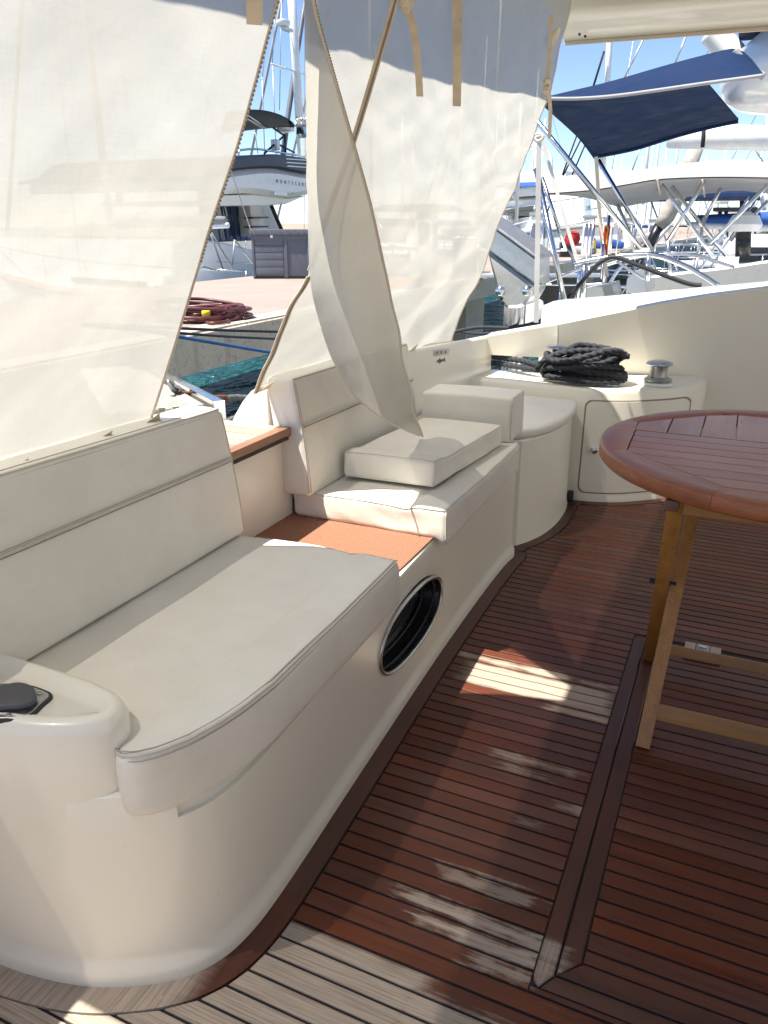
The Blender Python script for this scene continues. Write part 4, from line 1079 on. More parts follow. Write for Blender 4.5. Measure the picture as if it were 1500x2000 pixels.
# ================================================================== neighbouring yacht alongside
ny = empty('neighbour_yacht', (0, 4.6, -1.1)); tag(ny, 'white yacht moored alongside with steel rails and grey inner coaming', 'boat')
def NY(o): return rel(o, ny)
zc = [(v.x, v.z) for v in (at(1070, 590, Y=4.9), at(1105, 584, Y=4.9), at(1200, 577, Y=4.9), at(1300, 567, Y=4.9), at(1400, 558, Y=4.9), at(1500, 549, Y=4.9))] + [(.8, 1.12), (3, 1.35), (8, 1.6)]
f0, f1, f2 = at(1214, 547, Y=8.5), at(1435, 521, Y=8.5), at(1500, 510, Y=8.5)
zf = [(-1.6, f0.z - .12), (f0.x, f0.z), (f1.x, f1.z), (f2.x, f2.z), (2, f2.z + .25), (8, 1.7)]
V = []; Fc = []; xs_ = [-1.08, -1.06, -1.02, -.75, -.5, -.2, .083, .4, .8, 2, 5, 8]
for x in xs_:
    z, w = lerp1(zc, x), lerp1(zf, x)
    V += [(x, 5.2, -1.5), (x, 4.66, -.8), (x, 4.60, z - .06), (x, 4.615, z - .015), (x, 4.64, z - .003), (x, 4.90, z), (x, 4.915, z - .008), (x, 4.93, z - .04), (x, 5.0, .1), (x, 8.4, .1), (x, 8.5, w - .012), (x, 8.51, w), (x, 8.72, w + .004), (x, 8.75, w - .02), (x, 8.6, -.8), (x, 8.0, -1.5)]
k = 16
for i in range(len(xs_) - 1):
    for j in range(k): Fc.append((i * k + j, i * k + (j + 1) % k, (i + 1) * k + (j + 1) % k, (i + 1) * k + j))
Fc.append(tuple(range(k)))
hl = autosm(fixn(mesh('hull', V, Fc, 'hull_white')), 30); NY(hl)
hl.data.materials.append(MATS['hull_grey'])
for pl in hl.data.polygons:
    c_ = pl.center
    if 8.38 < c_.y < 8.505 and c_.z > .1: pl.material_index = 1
NY(box('swim_platform', (-2.2, 4.9, -.75), (-1.07, 8.4, -.62), 'hull_white', None, .03))
# transom bench and inner mouldings
s_ = [at(1225, 545, Y=7.6), at(1242, 528, Y=7.6), at(1258, 524, Y=7.6), at(1260, 575, Y=7.6), at(1222, 572, Y=7.6)]
NY(prism('cockpit_moulding', [(q.x, q.z) for q in s_], [(0, -7.6), (0, -8.39)], 'hull_white', None, mapf=lambda x, z, h: (x, -h, z)))
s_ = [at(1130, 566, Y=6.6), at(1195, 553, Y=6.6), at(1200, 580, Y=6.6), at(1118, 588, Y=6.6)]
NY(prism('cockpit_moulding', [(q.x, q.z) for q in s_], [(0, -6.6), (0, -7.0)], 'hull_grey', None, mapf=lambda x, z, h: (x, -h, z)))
for q in ((1222, 589), (1304, 578), (1352, 577), (1447, 572)):
    p_ = at(q[0], q[1], Y=4.78); p_.z = lerp1(zc, p_.x) - .002; NY(lathe('screw', [(.008, 0), (.007, .004)], p_, 'seam', None, 10))
def NT(name, px, r, m='steel', Ys=None, n=8, sm=True, k=6):
    Ys = Ys if isinstance(Ys, (list, tuple)) else [Ys] * len(px)
    P = [at(x, y, Y=Y) for (x, y), Y in zip(px, Ys)]
    return NY(tube(name, cr(P, k) if sm and len(P) > 2 else P, r, m, None, n))
NT('grab_rail', [(1120, 516), (1180, 504), (1240, 498), (1285, 500), (1335, 518), (1370, 537), (1402, 558)], .017, Ys=5.6)
NT('grab_rail', [(1165, 524), (1240, 502), (1320, 496), (1365, 500), (1400, 512), (1434, 523)], .017, Ys=8.3)
NT('grab_rail', [(1056, 490), (1100, 488), (1112, 492), (1120, 510), (1124, 530)], .012, Ys=6.5)
NT('rail_post', [(1142, 518), (1138, 585)], .022, Ys=5.6); NT('rail_post', [(1134, 520), (1131, 582)], .022, Ys=5.9)
NT('rail_post', [(1266, 500), (1266, 548)], .016, Ys=5.6)
NT('guard_wire', [(1052, 558), (1140, 522), (1180, 506)], .010, Ys=5.6); NT('guard_wire', [(1052, 556), (1130, 556), (1190, 553)], .008, 'mast_alu', Ys=6.6)
NT('rail_post', [(1175, 545), (1178, 470)], .012, Ys=6.8)
NT('guard_wire', [(1205, 510), (1250, 540), (1270, 548)], .012, 'mast_white', Ys=6.9); NT('rail_post', [(1192, 552), (1210, 525), (1232, 510)], .016, Ys=7.2)
blk_ = NT('shore_cable', [(1056, 626), (1080, 612), (1120, 570), (1158, 525), (1180, 508), (1200, 502), (1230, 512), (1290, 535), (1340, 553), (1370, 558)], .014, 'black_rubber', Ys=5.3)
NT('spring_line', [(860, 655), (930, 640), (1000, 640), (1060, 628)], .013, 'black_rope', Ys=5.2)
NT('spring_line', [(890, 646), (940, 652), (1000, 642), (1070, 622)], .010, 'black_rope', Ys=5.4)
# awning with poles
aw = empty('sun_awning', at(1250, 230, Y=6.5)); tag(aw, 'navy blue sun awning with pale piping stretched on steel poles over the neighbour yacht', 'awning')
def AW(o): return rel(o, aw)
def patch(name, A, B, m, n=16, sag=0.):
    """ruled sheet between polylines A and B with real thickness"""
    V = []; Fc = []; K = 10
    A = cr(A, 5); B = cr(B, 5); n = 20
    for j in range(K + 1):
        for i in range(n + 1):
            p_ = samp(A, i / n).lerp(samp(B, i / n), j / K); p_.z -= sag * math.sin(math.pi * i / n) * math.sin(math.pi * j / K); V.append(p_)
    N_ = len(V); V += [v + Vector((0, 0, .012)) for v in V]
    for j in range(K):
        for i in range(n):
            q = j * (n + 1) + i; Fc += [(q, q + 1, q + n + 2, q + n + 1), (N_ + q, N_ + q + n + 1, N_ + q + n + 2, N_ + q + 1)]
    for i in range(n):
        for q in (i, K * (n + 1) + i): Fc.append((q, q + 1, N_ + q + 1, N_ + q))
    for j in range(K):
        for q in (j * (n + 1), j * (n + 1) + n): Fc.append((q, q + n + 1, N_ + q + n + 1, N_ + q))
    return autosm(fixn(mesh(name, V, Fc, m)), 60)
near = [at(x, y, Y=5.7) for x, y in ((1063, 193), (1130, 193), (1200, 188), (1290, 176), (1380, 163))]
far = [at(x, y, Y=7.4) for x, y in ((1166, 304), (1240, 289), (1320, 264), (1390, 246), (1442, 235))]
near2 = near + [at(1440, 155, Y=5.7), at(1490, 148, Y=5.7)]
top = [at(x, y, Y=6.1) for x, y in ((1064, 193), (1110, 182), (1190, 163), (1290, 134), (1380, 110), (1438, 99), (1468, 120))]
AW(patch('underside', near, far, 'navy_fabric', sag=-.02)); AW(patch('side_panel', near2, top, 'navy_fabric'))
AW(tube('piping', cr([p_ + Vector((0, -.01, 0)) for p_ in near2], 6), .011, 'grey_fabric', None, 6))
AW(tube('piping', cr([at(x, y, Y=6.05) for x, y in ((1436, 98), (1450, 118), (1470, 135), (1492, 150))], 6), .022, 'grey_fabric', None, 6))
fl = [near[0], at(1085, 215, Y=6.2), at(1110, 238, Y=6.7), at(1140, 268, Y=7.1), far[0]]
AW(tube('pole_sleeve', cr(fl, 6), .035, 'navy_fabric', None, 8)); AW(tube('pole_sleeve', cr(far, 6), .022, 'navy_fabric', None, 8))
for (a_, ya, b_, yb, r_) in (((1048, 236), 5.7, (1258, 494), 6.0, .018), ((1168, 312), 7.3, (1274, 490), 7.3, .018), ((1047, 330), 5.3, (1109, 618), 5.0, .017), ((1058, 346), 6.2, (1106, 490), 6.2, .014), ((1072, 400), 6.4, (1040, 520), 6.4, .012)):
    AW(tube('pole', [at(*a_, Y=ya), at(*b_, Y=yb)], r_, 'steel', None, 10))
for px_, Y_, w_ in ((((1053, 258), (1052, 330), (1050, 480), (1047, 630)), 5.0, .030), (((1058, 262), (1078, 340), (1104, 430), (1128, 512)), 5.8, .026), (((1164, 306), (1167, 350), (1170, 400), (1176, 470), (1186, 540)), 6.8, .028)):
    AW(ribbon3('strap', cr([at(x, y, Y=Y_) for x, y in px_], 4), w_, 'webbing' if Y_ > 6 else 'white_rope', None, (.9, .4, 0), .006))
AW(tube('strap_knot', cr([at(x, y, Y=5.0) for x, y in ((1038, 275), (1046, 264), (1056, 262), (1060, 270), (1050, 276), (1046, 268), (1056, 266))], 4), .012, 'white_rope', None, 8))
AW(lathe('pole_clamp', [(.03, -.05), (.03, .05)], at(1254, 492, Y=6.0), 'white_rope', None, 12, 'X'))
# flybridge of the neighbour
fb = empty('neighbour_flybridge', at(1500, 190, Y=6.8)); tag(fb, 'white flybridge overhang of the neighbour yacht behind the navy awning', 'flybridge')
fo = [(v.x, v.y) for v in cr([(4, 6.3, 0), (.6, 6.32, 0), (.05, 6.42, 0), (-.28, 6.7, 0), (-.42, 7.2, 0), (-.38, 7.7, 0), (-.05, 8.1, 0), (.6, 8.25, 0), (4, 8.3, 0)], 6)]
rel(prism('overhang', fo, [(.34, 2.15), (.15, 2.165), (.05, 2.21), (0, 2.29), (0, 2.39), (.08, 2.51), (.22, 2.63), (.30, 2.79)], 'hull_white', None, ang=40), fb)
rel(prism('polished_panel', [(.35 + .34 * math.cos(t), 7.3 + .72 * math.sin(t)) for t in [2 * math.pi * i / 40 for i in range(40)]], [(0, 2.151), (0, 2.142), (.02, 2.135)], 'brushed_steel', None), fb)
rel(prism('rim', [(.35 + .38 * math.cos(t), 7.3 + .77 * math.sin(t)) for t in [2 * math.pi * i / 40 for i in range(40)]], [(0, 2.15), (0, 2.144), (.02, 2.142)], 'hull_white', None), fb)
q0 = at(1425, 100, Y=6.6); rel(box('seat_cover', (q0.x, 6.0, 2.67), (q0.x + 1.4, 7.6, 3.13), 'navy_fabric', None, .04), fb)
rel(tube('radar_arch', cr([at(1390, 60, Y=7.5), at(1430, 105, Y=7.5), at(1460, 140, Y=7.5)], 5), .10, 'hull_white', None, 12), fb)
rel(box('cabin_side', (.75, 5.3, .2), (4.0, 8.2, 2.14), 'hull_white', None, .03), fb)
rel(box('cabin_glass', (.74, 5.8, .9), (.749, 7.8, 2.0), 'dark_glass', None), fb)
# folded steel gangway at the neighbour's stern
gw = empty('folded_gangway', at(1005, 640, Y=5.1)); tag(gw, 'polished steel gangway folded up on its post at the neighbour yacht stern', 'gangway')
def plate_px(name, px, Y0, Y1, m, bev=.01):
    return rel(prism(name, [(at(x, y, Y=Y0).x, at(x, y, Y=Y0).z) for x, y in px], [(bev, -Y0), (0, -Y0 - bev), (0, -Y1 + bev), (bev, -Y1)], m, None, mapf=lambda x, z, h: (x, -h, z)), gw)
plate_px('upper_panel', [(930, 420), (975, 452), (1046, 504), (1046, 556), (952, 489), (925, 470)], 5.1, 5.5, 'brushed_steel')
plate_px('upper_lip', [(925, 412), (975, 445), (1047, 498), (1047, 506), (974, 454), (925, 420)], 5.06, 5.54, 'dull_steel')
plate_px('lower_panel', [(951, 492), (1043, 559), (1041, 570), (1024, 597), (1012, 602), (988, 602), (976, 590), (968, 560)], 5.12, 5.48, 'steel', .02)
for q in ((978, 568), (1030, 568)):
    p_ = at(*q, Y=5.12); rel(lathe('pivot', [(.030, -.02), (.030, .015), (.022, .024), (.012, .028)], (p_.x, 5.11, p_.z), 'steel', None, 20, 'Y'), gw)
for q in ((980, 583), (983, 593)):
    p_ = at(*q, Y=5.12); rel(lathe('bolt', [(.010, -.02), (.010, .008)], (p_.x, 5.12, p_.z), 'black_paint', None, 10, 'Y'), gw)
pa = at(1006, 600, Y=5.3); rel(lathe('post', [(.075, -.6), (.075, .02)], (pa.x, 5.3, pa.z), 'steel', None, 24), gw)
fd = empty('fender', at(1035, 616, Y=6.6)); tag(fd, 'small white fender with a black top beside the folded gangway', 'fender')
rel(lathe('body', [(.02, -.28), (.10, -.22), (.13, -.08), (.13, .04), (.10, .12), (.05, .15)], at(1035, 616, Y=6.6), 'hull_white', None, 20), fd); rel(lathe('cap', [(.07, .14), (.05, .2), (.02, .36)], at(1035, 616, Y=6.6), 'black_rubber', None, 16), fd)
tp2 = tag(box('gear_bag', (-7.9 + 3.0, 10.35, PZ), (-4.35, 10.9, PZ + .14), 'orange_cloth', None, .04), 'low orange bag lying on the pier edge', 'bag')
tag(rope('tarpaulin_rope', cr([(-4.9 + .12 * math.cos(t * 1.9), 11.2 + .3 * math.sin(t * 1.3), PZ + .03 + .012 * t) for t in range(12)], 5), .03, 'blue_fabric'), 'blue rope heaped beside the orange bag', 'rope')

# ================================================================== yacht with grey bimini beyond
gb = empty('grey_bimini', at(1350, 360, Y=11)); tag(gb, 'long pale grey bimini on crossed steel struts beyond the navy awning', 'bimini')
t_ = [at(x, y, Y=10.3) for x, y in ((1064, 352), (1116, 344), (1190, 339), (1260, 332), (1325, 323), (1388, 316), (1460, 314), (1560, 318))]
m_ = [at(x, y, Y=10.0) for x, y in ((1058, 380), (1110, 377), (1164, 372), (1230, 361), (1284, 352), (1372, 348), (1450, 348), (1560, 350))]
b_ = [at(x, y, Y=12.4) for x, y in ((1172, 384), (1204, 404), (1250, 398), (1300, 390), (1336, 386), (1432, 372), (1500, 378), (1570, 372))]
rel(patch('near_side', m_, t_, 'grey_fabric'), gb); rel(patch('canopy', m_, b_, 'grey_fabric', sag=-.05), gb)
for a_, c_, Y_ in (((1292, 360), (1396, 506), 10.2), ((1376, 352), (1304, 472), 10.2), ((1416, 352), (1376, 428), 12.), ((1500, 360), (1388, 476), 10.2), ((1500, 392), (1426, 470), 12.), ((1312, 364), (1418, 500), 11.), ((1206, 400), (1250, 500), 12.), ((1376, 424), (1354, 545), 11.), ((1304, 470), (1310, 560), 10.2)):
    rel(tube('strut', [at(*a_, Y=Y_), at(*c_, Y=Y_)], .024, 'steel', None, 8), gb)
for x0, x1 in ((1165, 1168), (1284, 1290), (1372, 1376)): rel(tube('seam', [at(x0, 375 if x0 < 1200 else 352, Y=9.98), at(x1, 404 if x0 < 1200 else 384, Y=12.3)], .012, 'hem_tape', None, 6), gb)
bm2 = empty('sail_boom', at(1400, 268, Y=9.2)); tag(bm2, 'fat white furling boom hung in a dark strap above the grey bimini', 'boom')
rel(tube('boom', [at(1306, 266, Y=9.2), at(1600, 272, Y=9.2)], .115, 'mast_white', None, 24), bm2)
rel(tube('strap', [at(1375, 228, Y=9.0), at(1374, 268, Y=9.0), at(1372, 288, Y=9.0)], .02, 'black_fabric', None, 8), bm2)
wp = empty('wrapped_spar', at(1290, 450, Y=13)); tag(wp, 'leaning spar wrapped in flaking pale canvas beyond the grey bimini', 'spar')
rel(tube('canvas', [at(1362, 284, Y=13), at(1345, 330, Y=13), at(1325, 380, Y=13), at(1302, 424, Y=13), at(1288, 442, Y=13)], [.10, .11, .12, .12, .09], 'flaky_canvas', None, 14), wp)
rel(tube('foot', [at(1288, 440, Y=13), at(1272, 472, Y=13), at(1262, 490, Y=13)], .075, 'black_paint', None, 10), wp)
rel(tube('prop', [at(1322, 410, Y=13.3), at(1240, 500, Y=13.3)], .035, 'mast_alu', None, 8), wp); rel(tube('prop', [at(1310, 440, Y=13.3), at(1246, 508, Y=13.3)], .035, 'mast_alu', None, 8), wp)

# ================================================================== generic moored boats
def boat(label, loc, rz, L=9., B=3., stripe='hull_navy', sail=True, mast=11., bim=None, cover='blue_fabric', fly=False, mm='mast_white', name=None):
    """bow along local +X; origin at the stern on the waterline"""
    o = empty(name or ('sailing_boat' if sail else 'motor_boat'), loc, rz); tag(o, label, 'boat')
    V = []; Fc = []; n = 12; fb_ = .95 if sail else 1.15
    for i in range(n + 1):
        t = i / n; b = B / 2 * (1 - max(0, (t - .35) / .65) ** 2.2) * (.86 + .14 * min(1, t / .3)) + .02; z = fb_ + .45 * t * t; x = L * t
        rk = .5 * t * t
        for sy_, zz, dx in ((b, z, rk), (b * .97, z * .55, rk * .4), (b * .80, .1, 0), (b * .3, -.35, 0), (-b * .3, -.35, 0), (-b * .80, .1, 0), (-b * .97, z * .55, rk * .4), (-b, z, rk)): V.append((x + dx, sy_, zz))
    for i in range(n):
        for j in range(8): Fc.append((i * 8 + j, i * 8 + (j + 1) % 8, i * 8 + 8 + (j + 1) % 8, i * 8 + 8 + j))
    Fc += [tuple(range(8)), tuple(n * 8 + j for j in range(7, -1, -1))]
    autosm(fixn(mesh('hull', V, Fc, 'hull_white', o)), 40)
    for s_ in (1, -1):
        P = [(V[i * 8 + (0 if s_ > 0 else 7)][0] - .02, (V[i * 8 + (0 if s_ > 0 else 7)][1]) * 1.005 + .0, V[i * 8][2] - .12) for i in range(n + 1)]
        tube('stripe', P, .05, stripe, o, 6)
    if sail:
        prism('cabin', [(L * .30, -B * .28), (L * .72, -B * .16), (L * .72, B * .16), (L * .30, B * .28)], [(-.1, fb_ - .05), (0, fb_ + .32), (.08, fb_ + .42)], 'hull_white', o)
        for s_ in (1, -1): beam('window', (L * .36, s_ * B * .285, fb_ + .22), (L * .66, s_ * B * .205, fb_ + .26), .03, .12, 'dark_glass', o, bev=0)
        tube('mast', [(L * .55, 0, fb_), (L * .545, 0, fb_ + mast)], [.09, .06], mm, o, 10)
        tube('boom', [(L * .54, 0, fb_ + 1.35), (L * .14, 0, fb_ + 1.45)], .06, mm, o, 8)
        tube('sail_cover', [(L * .53, 0, fb_ + 1.55), (L * .4, 0, fb_ + 1.58), (L * .15, 0, fb_ + 1.55)], [.17, .15, .08], cover, o, 10)
        for h_, w_ in ((.45, .9), (.7, .7)): tube('spreader', [(L * .55, -w_, fb_ + mast * h_), (L * .55, w_, fb_ + mast * h_)], .025, mm, o, 6)
        for s_ in (1, -1): tube('shroud', [(L * .54, s_ * B * .46, fb_ + .2), (L * .55, s_ * .9, fb_ + mast * .45), (L * .55, s_ * .7, fb_ + mast * .7), (L * .545, 0, fb_ + mast * .98)], .012, 'dull_steel', o, 5)
        tube('forestay', [(L * 1.0, 0, fb_ + .5), (L * .55, 0, fb_ + mast * .95)], .05, 'grey_fabric', o, 6); tube('backstay', [(.1, 0, fb_ + .1), (L * .545, 0, fb_ + mast)], .012, 'dull_steel', o, 5)
    elif 'open' not in label:
        prism('cabin', [(L * .22, -B * .36), (L * .68, -B * .26), (L * .80, 0), (L * .68, B * .26), (L * .22, B * .36)], [(-.05, fb_ - .1), (0, fb_ + .3), (.12, fb_ + .95), (.3, fb_ + 1.05)], 'hull_white', o)
        for s_ in (1, -1): beam('window', (L * .28, s_ * B * .335, fb_ + .62), (L * .64, s_ * B * .245, fb_ + .62), .05, .34, 'dark_glass', o, bev=0)
        beam('window', (L * .70, -B * .18, fb_ + .6), (L * .70, B * .18, fb_ + .6), .06, .36, 'dark_glass', o, bev=0)
        if fly:
            prism('flybridge', [(L * .2, -B * .34), (L * .55, -B * .28), (L * .62, 0), (L * .55, B * .28), (L * .2, B * .34)], [(-.08, fb_ + 1.06), (-.12, fb_ + 1.3), (0, fb_ + 1.7)], 'hull_white', o)
            tube('arch', cr([(L * .25, -B * .32, fb_ + 1.6), (L * .22, -B * .28, fb_ + 2.5), (L * .22, B * .28, fb_ + 2.5), (L * .25, B * .32, fb_ + 1.6)], 6), .07, 'hull_white', o, 8)
            lathe('radar', [(.28, 0), (.3, .08), (.25, .2), (.1, .24)], (L * .22, 0, fb_ + 2.58), 'hull_white', o, 16)
    # rails
    for s_ in (1, -1):
        P = [Vector((V[i * 8 + (0 if s_ > 0 else 7)][0], V[i * 8 + (0 if s_ > 0 else 7)][1] * .96, V[i * 8][2] + .6)) for i in range(0, n + 1)]
        tube('rail', P, .016, 'steel', o, 6)
        for i in range(0, n + 1, 2): tube('stanchion', [P[i], P[i] - Vector((0, 0, .6))], .014, 'steel', o, 5)
    if bim:
        zb = fb_ + (1.9 if not fly else 3.0); P = [(.2, -B * .4), (L * .26, -B * .4), (L * .26, B * .4), (.2, B * .4)]
        prism('bimini', P, [(0, zb), (.02, zb + .06), (.3, zb + .22)], bim, o)
        for x in (.3, L * .25):
            for s_ in (1, -1): tube('bimini_strut', [(L * .14, s_ * B * .42, fb_), (x, s_ * B * .4, zb)], .018, 'steel', o, 6)
    return o
WL = -1.1
B_ = R(0)
# along the near side of the pier, beyond the grey bimini (sterns to the pier)
for (x, y, L, B, sl_, mast, bim, cov, strp, lab) in (
    (-2.0, 11.0, 13, 4.0, False, 0, None, None, 'hull_navy', 'open white boat carrying the long grey bimini'),
    (-2.4, 16.5, 9, 3.1, True, 11, 'navy_fabric', 'blue_fabric', 'blue_fabric', 'sailing boat with bright blue stripe and small navy bimini'),
    (-2.5, 21.0, 8, 2.8, False, 0, None, None, 'red_cloth', 'small motor boat with a red stripe moored to the pier'),
    (-2.3, 25.5, 10, 3.3, True, 13, None, 'navy_fabric', 'hull_grey', 'sailing boat with grey stripe and navy sail cover'),
    (-2.5, 31.0, 11, 3.6, False, 0, 'blue_fabric', None, 'hull_navy', 'motor yacht with flybridge under a bright blue bimini'),
    (-2.4, 37.5, 10, 3.3, True, 14, None, 'black_fabric', 'black_paint', 'sailing boat with black stripe and black sail cover'),
    (-2.4, 45.0, 9, 3.1, True, 12, 'grey_fabric', 'grey_fabric', 'red_cloth', 'sailing boat with red stripe and grey bimini'),
    (-2.4, 54.0, 12, 4.0, False, 0, 'navy_fabric', None, 'hull_grey', 'distant motor yacht with flybridge and dark navy bimini'),
    (-2.4, 66.0, 11, 3.5, True, 15, None, 'orange_cloth', 'hull_navy', 'distant sailing boat with an orange sail cover')):
    boat(lab, (x, y, WL), B_ + random.uniform(-.05, .05), L, B, strp, sl_, mast, bim, cov or 'blue_fabric', fly='flybridge' in lab)
# other side of the pier
for (x, y, L, B, sl_, mast, bim, cov, strp, lab, rz) in (
    (-14.0, 47.0, 8, 2.9, False, 0, None, None, 'hull_grey', 'big white motor yacht with flybridge and radar lying bow-on across the pier', R(-52)),
    (-9.2, 14.6, 8, 2.6, True, 12, None, 'grey_fabric', 'orange_cloth', 'white sailing boat with an orange rub rail lying beside the dock box', R(180)),
    (-9.6, 27.0, 10, 3.2, True, 14, 'navy_fabric', 'navy_fabric', 'hull_navy', 'sailing boat under a navy bimini across the pier', R(175)),
    (-9.4, 33.0, 11, 3.4, True, 16, None, 'blue_fabric', 'blue_fabric', 'tall sailing boat with blue sail cover across the pier', R(185)),
    (-9.4, 41.0, 10, 3.4, False, 0, 'blue_fabric', None, 'blue_fabric', 'motor yacht with flybridge and blue bimini across the pier', R(180)),
    (-9.4, 52.0, 12, 3.6, True, 17, None, 'grey_fabric', 'hull_grey', 'tall grey-striped sailing boat far along the pier', R(180)),
    (-16, 70.0, 12, 3.6, True, 16, None, 'red_cloth', 'red_cloth', 'far sailing boat with red sail cover', R(180))):
    o = boat(lab, (x, y, WL), rz, L, B, strp, sl_, mast, bim, cov or 'blue_fabric', fly='flybridge' in lab)
    if 'radar' in lab: o.scale = (1.7, 1.7, 1.7)
# far masts and breakwater
bw = prism('breakwater', [(-160, 150), (-60, 135), (10, 140), (60, 150), (60, 170), (-160, 175)], [(0, -2), (2, .6), (4, 1.2), (7, 1.6)], 'rock'); tag(bw, 'low rocky breakwater closing the harbour', 'breakwater')
random.seed(5)
for i in range(26):
    x, y = -random.uniform(0, 46), random.uniform(72, 128); h_ = random.uniform(9, 15)
    o = empty('far_sailing_boat', (x, y, WL)); sc_ = random.choice(['blue', 'grey', 'navy']); tag(o, 'far white sailing boat with %s sail cover before the breakwater' % sc_, 'boat', 'far boats with %s sail covers' % sc_)
    prism('hull', [(x - 4, y - 1), (x + 3, y - 1.3), (x + 5, y), (x + 3, y + 1.3), (x - 4, y + 1)], [(.3, WL - .1), (0, WL + 1.1)], 'hull_white', None).parent = o; o.children[-1].matrix_parent_inverse = Matrix.Translation(o.location).inverted()
    rel(tube('mast', [(x, y, WL), (x, y, h_)], .10, 'mast_white', None, 6), o); rel(tube('boom', [(x, y, WL + 2.3), (x - 3.4, y, WL + 2.4)], .18, sc_ + '_fabric', None, 6), o)
# service pedestals, flag, clutter on the pier
for i, (x, y) in enumerate(((-5.2, 13.2), (-4.8, 19.5), (-4.7, 25.5), (-4.7, 29.0), (-4.7, 34.0), (-4.7, 42.0))):
    o = empty('service_pedestal', (x, y, PZ)); tag(o, 'white shore-power pedestal standing on the pier', 'pedestal', 'service pedestals along the pier')
    box('post', (-.16, -.14, 0), (.16, .14, 1.05), 'hull_white', o, .02); box('cap', (-.2, -.18, 1.052), (.2, .18, 1.14), 'hull_grey', o, .02); box('socket_panel', (-.10, -.150, .55), (.10, -.142, .9), 'box_plastic', o); box('socket_panel', (.162, -.10, .55), (.168, .10, .9), 'box_plastic', o)
random.seed(21)
for i, y in enumerate((13.2, 18.3, 22.6, 27.4, 33.2, 39.6, 47.0)):
    o = empty('boarding_plank', (-3.6, y, PZ)); tag(o, 'aluminium boarding plank between a moored boat and the pier', 'gangway', 'boarding planks along the pier'); sl_ = random.uniform(.05, .35)
    beam('plank', (-.9, 0, .03), (1.5, random.uniform(-.2, .2), sl_), .34, .05, 'mast_alu', o)
    for x_ in (-.7, .2, 1.2): tube('stanchion', [(x_, .16, .05), (x_, .16, .95)], .018, 'steel', o, 6)
    tube('hand_line', [(-.7, .16, .93), (-.2, .16, .84), (.2, .16, .93), (.7, .16, .84), (1.2, .16, .93)], .012, 'white_rope', o, 6)
GEAR = [('gear_crate', 'crate', 'box_plastic', 'dark grey plastic crate'), ('sail_bag', 'bag', 'blue_fabric', 'blue sail bag'), ('gear_crate', 'crate', 'hull_white', 'white plastic crate'), ('sail_bag', 'bag', 'red_cloth', 'red sail bag'), ('fuel_can', 'can', 'black_paint', 'black fuel can'), ('sail_bag', 'bag', 'grey_fabric', 'pale grey sail bag'), ('fuel_can', 'can', 'yellow_cloth', 'yellow fuel can')]
WHERE = ['lying on the pier beside the first white pedestal', 'standing on the pier between two white pedestals', 'left far along the pier by the boarding planks']
for i in range(14):
    nm, cat, m_, lab = GEAR[i % 7]; x, y = random.uniform(-6.6, -4.6), 15 + i * 2.1 + random.uniform(-.5, .5); w, d, h_ = random.uniform(.35, .8), random.uniform(.3, .6), random.uniform(.25, .6)
    o = empty(nm, (x, y, PZ + .005), random.uniform(-.6, .6)); tag(o, lab + ' ' + WHERE[0 if i < 7 else 2], cat)
    if nm == 'sail_bag': rbox('body', (-w, -d / 2, 0), (w, d / 2, h_ * .7), min(.1, h_ * .3), m_, o, lambda p: (p[0], p[1] + .04 * math.sin(p[0] * 9), p[2] * (1 + .15 * math.sin(p[0] * 7 + 1))), (6, 4, 3)); tube('tie', [(0, -d / 2 - .01, .02), (.02, -d / 2 - .02, h_ * .5), (0, 0, h_ * .78), (0, d / 2 + .02, h_ * .5), (0, d / 2 + .01, .02)], .012, 'white_rope', o, 5)
    elif nm == 'gear_crate': box('body', (-w / 2, -d / 2, 0), (w / 2, d / 2, h_), m_, o, .02); box('rim', (-w / 2 - .02, -d / 2 - .02, h_ - .06), (w / 2 + .02, d / 2 + .02, h_ + .002), m_, o, .012)
    else: box('body', (-.17, -.1, 0), (.17, .1, .4), m_, o, .03); tube('handle', [(-.1, 0, .38), (-.1, 0, .46), (.1, 0, .46), (.1, 0, .38)], .015, m_, o, 6); lathe('cap', [(.03, .4), (.03, .45)], (.13, 0, 0), 'black_rubber', o, 10)
fg = empty('ensign', at(1186, 540, Y=7.0)); tag(fg, 'red and yellow ensign hanging limp from a steel staff', 'flag')
st0, st1 = at(1178, 560, Y=7.0), at(1190, 420, Y=7.0)
rel(tube('staff', [st0, st1], .014, 'steel', None, 8), fg)
for i, m_ in enumerate(('red_cloth', 'yellow_cloth', 'red_cloth')):
    rel(patch('stripe', [at(1187 - 3 * i, 440 + 2 * i, Y=6.98 - .02 * i), at(1182 - 3 * i, 470, Y=6.95), at(1180 - 3 * i, 512 - 8 * i, Y=6.98)], [at(1192 - 3 * i, 446 + 2 * i, Y=6.98 - .02 * i), at(1188 - 3 * i, 475, Y=6.95), at(1184 - 3 * i, 516 - 8 * i, Y=6.98)], m_), fg)
bd = lathe('marker_buoy', [(.03, -.12), (.10, -.09), (.13, 0), (.10, .09), (.03, .12)], at(1118, 466, Y=13.5), 'red_cloth', None, 18); tag(bd, 'round red buoy hung among the gear on the pier', 'buoy')
vd = empty('radar_post', at(1375, 470, Y=16.5)); tag(vd, 'white dome antenna on a dark post among the far boats', 'antenna')
q = at(1451, 500, Y=10.8); rel(tube('post', [q, at(1452, 452, Y=10.8)], .09, 'black_paint', None, 12), vd); rel(lathe('dome', [(.18, 0), (.2, .08), (.15, .18), (.04, .22)], at(1452, 452, Y=10.8), 'hull_white', None, 18), vd)
cnp = empty('deck_canopy', at(1430, 410, Y=24)); tag(cnp, 'dark flat canopy with antennas on a far motor boat', 'canopy')
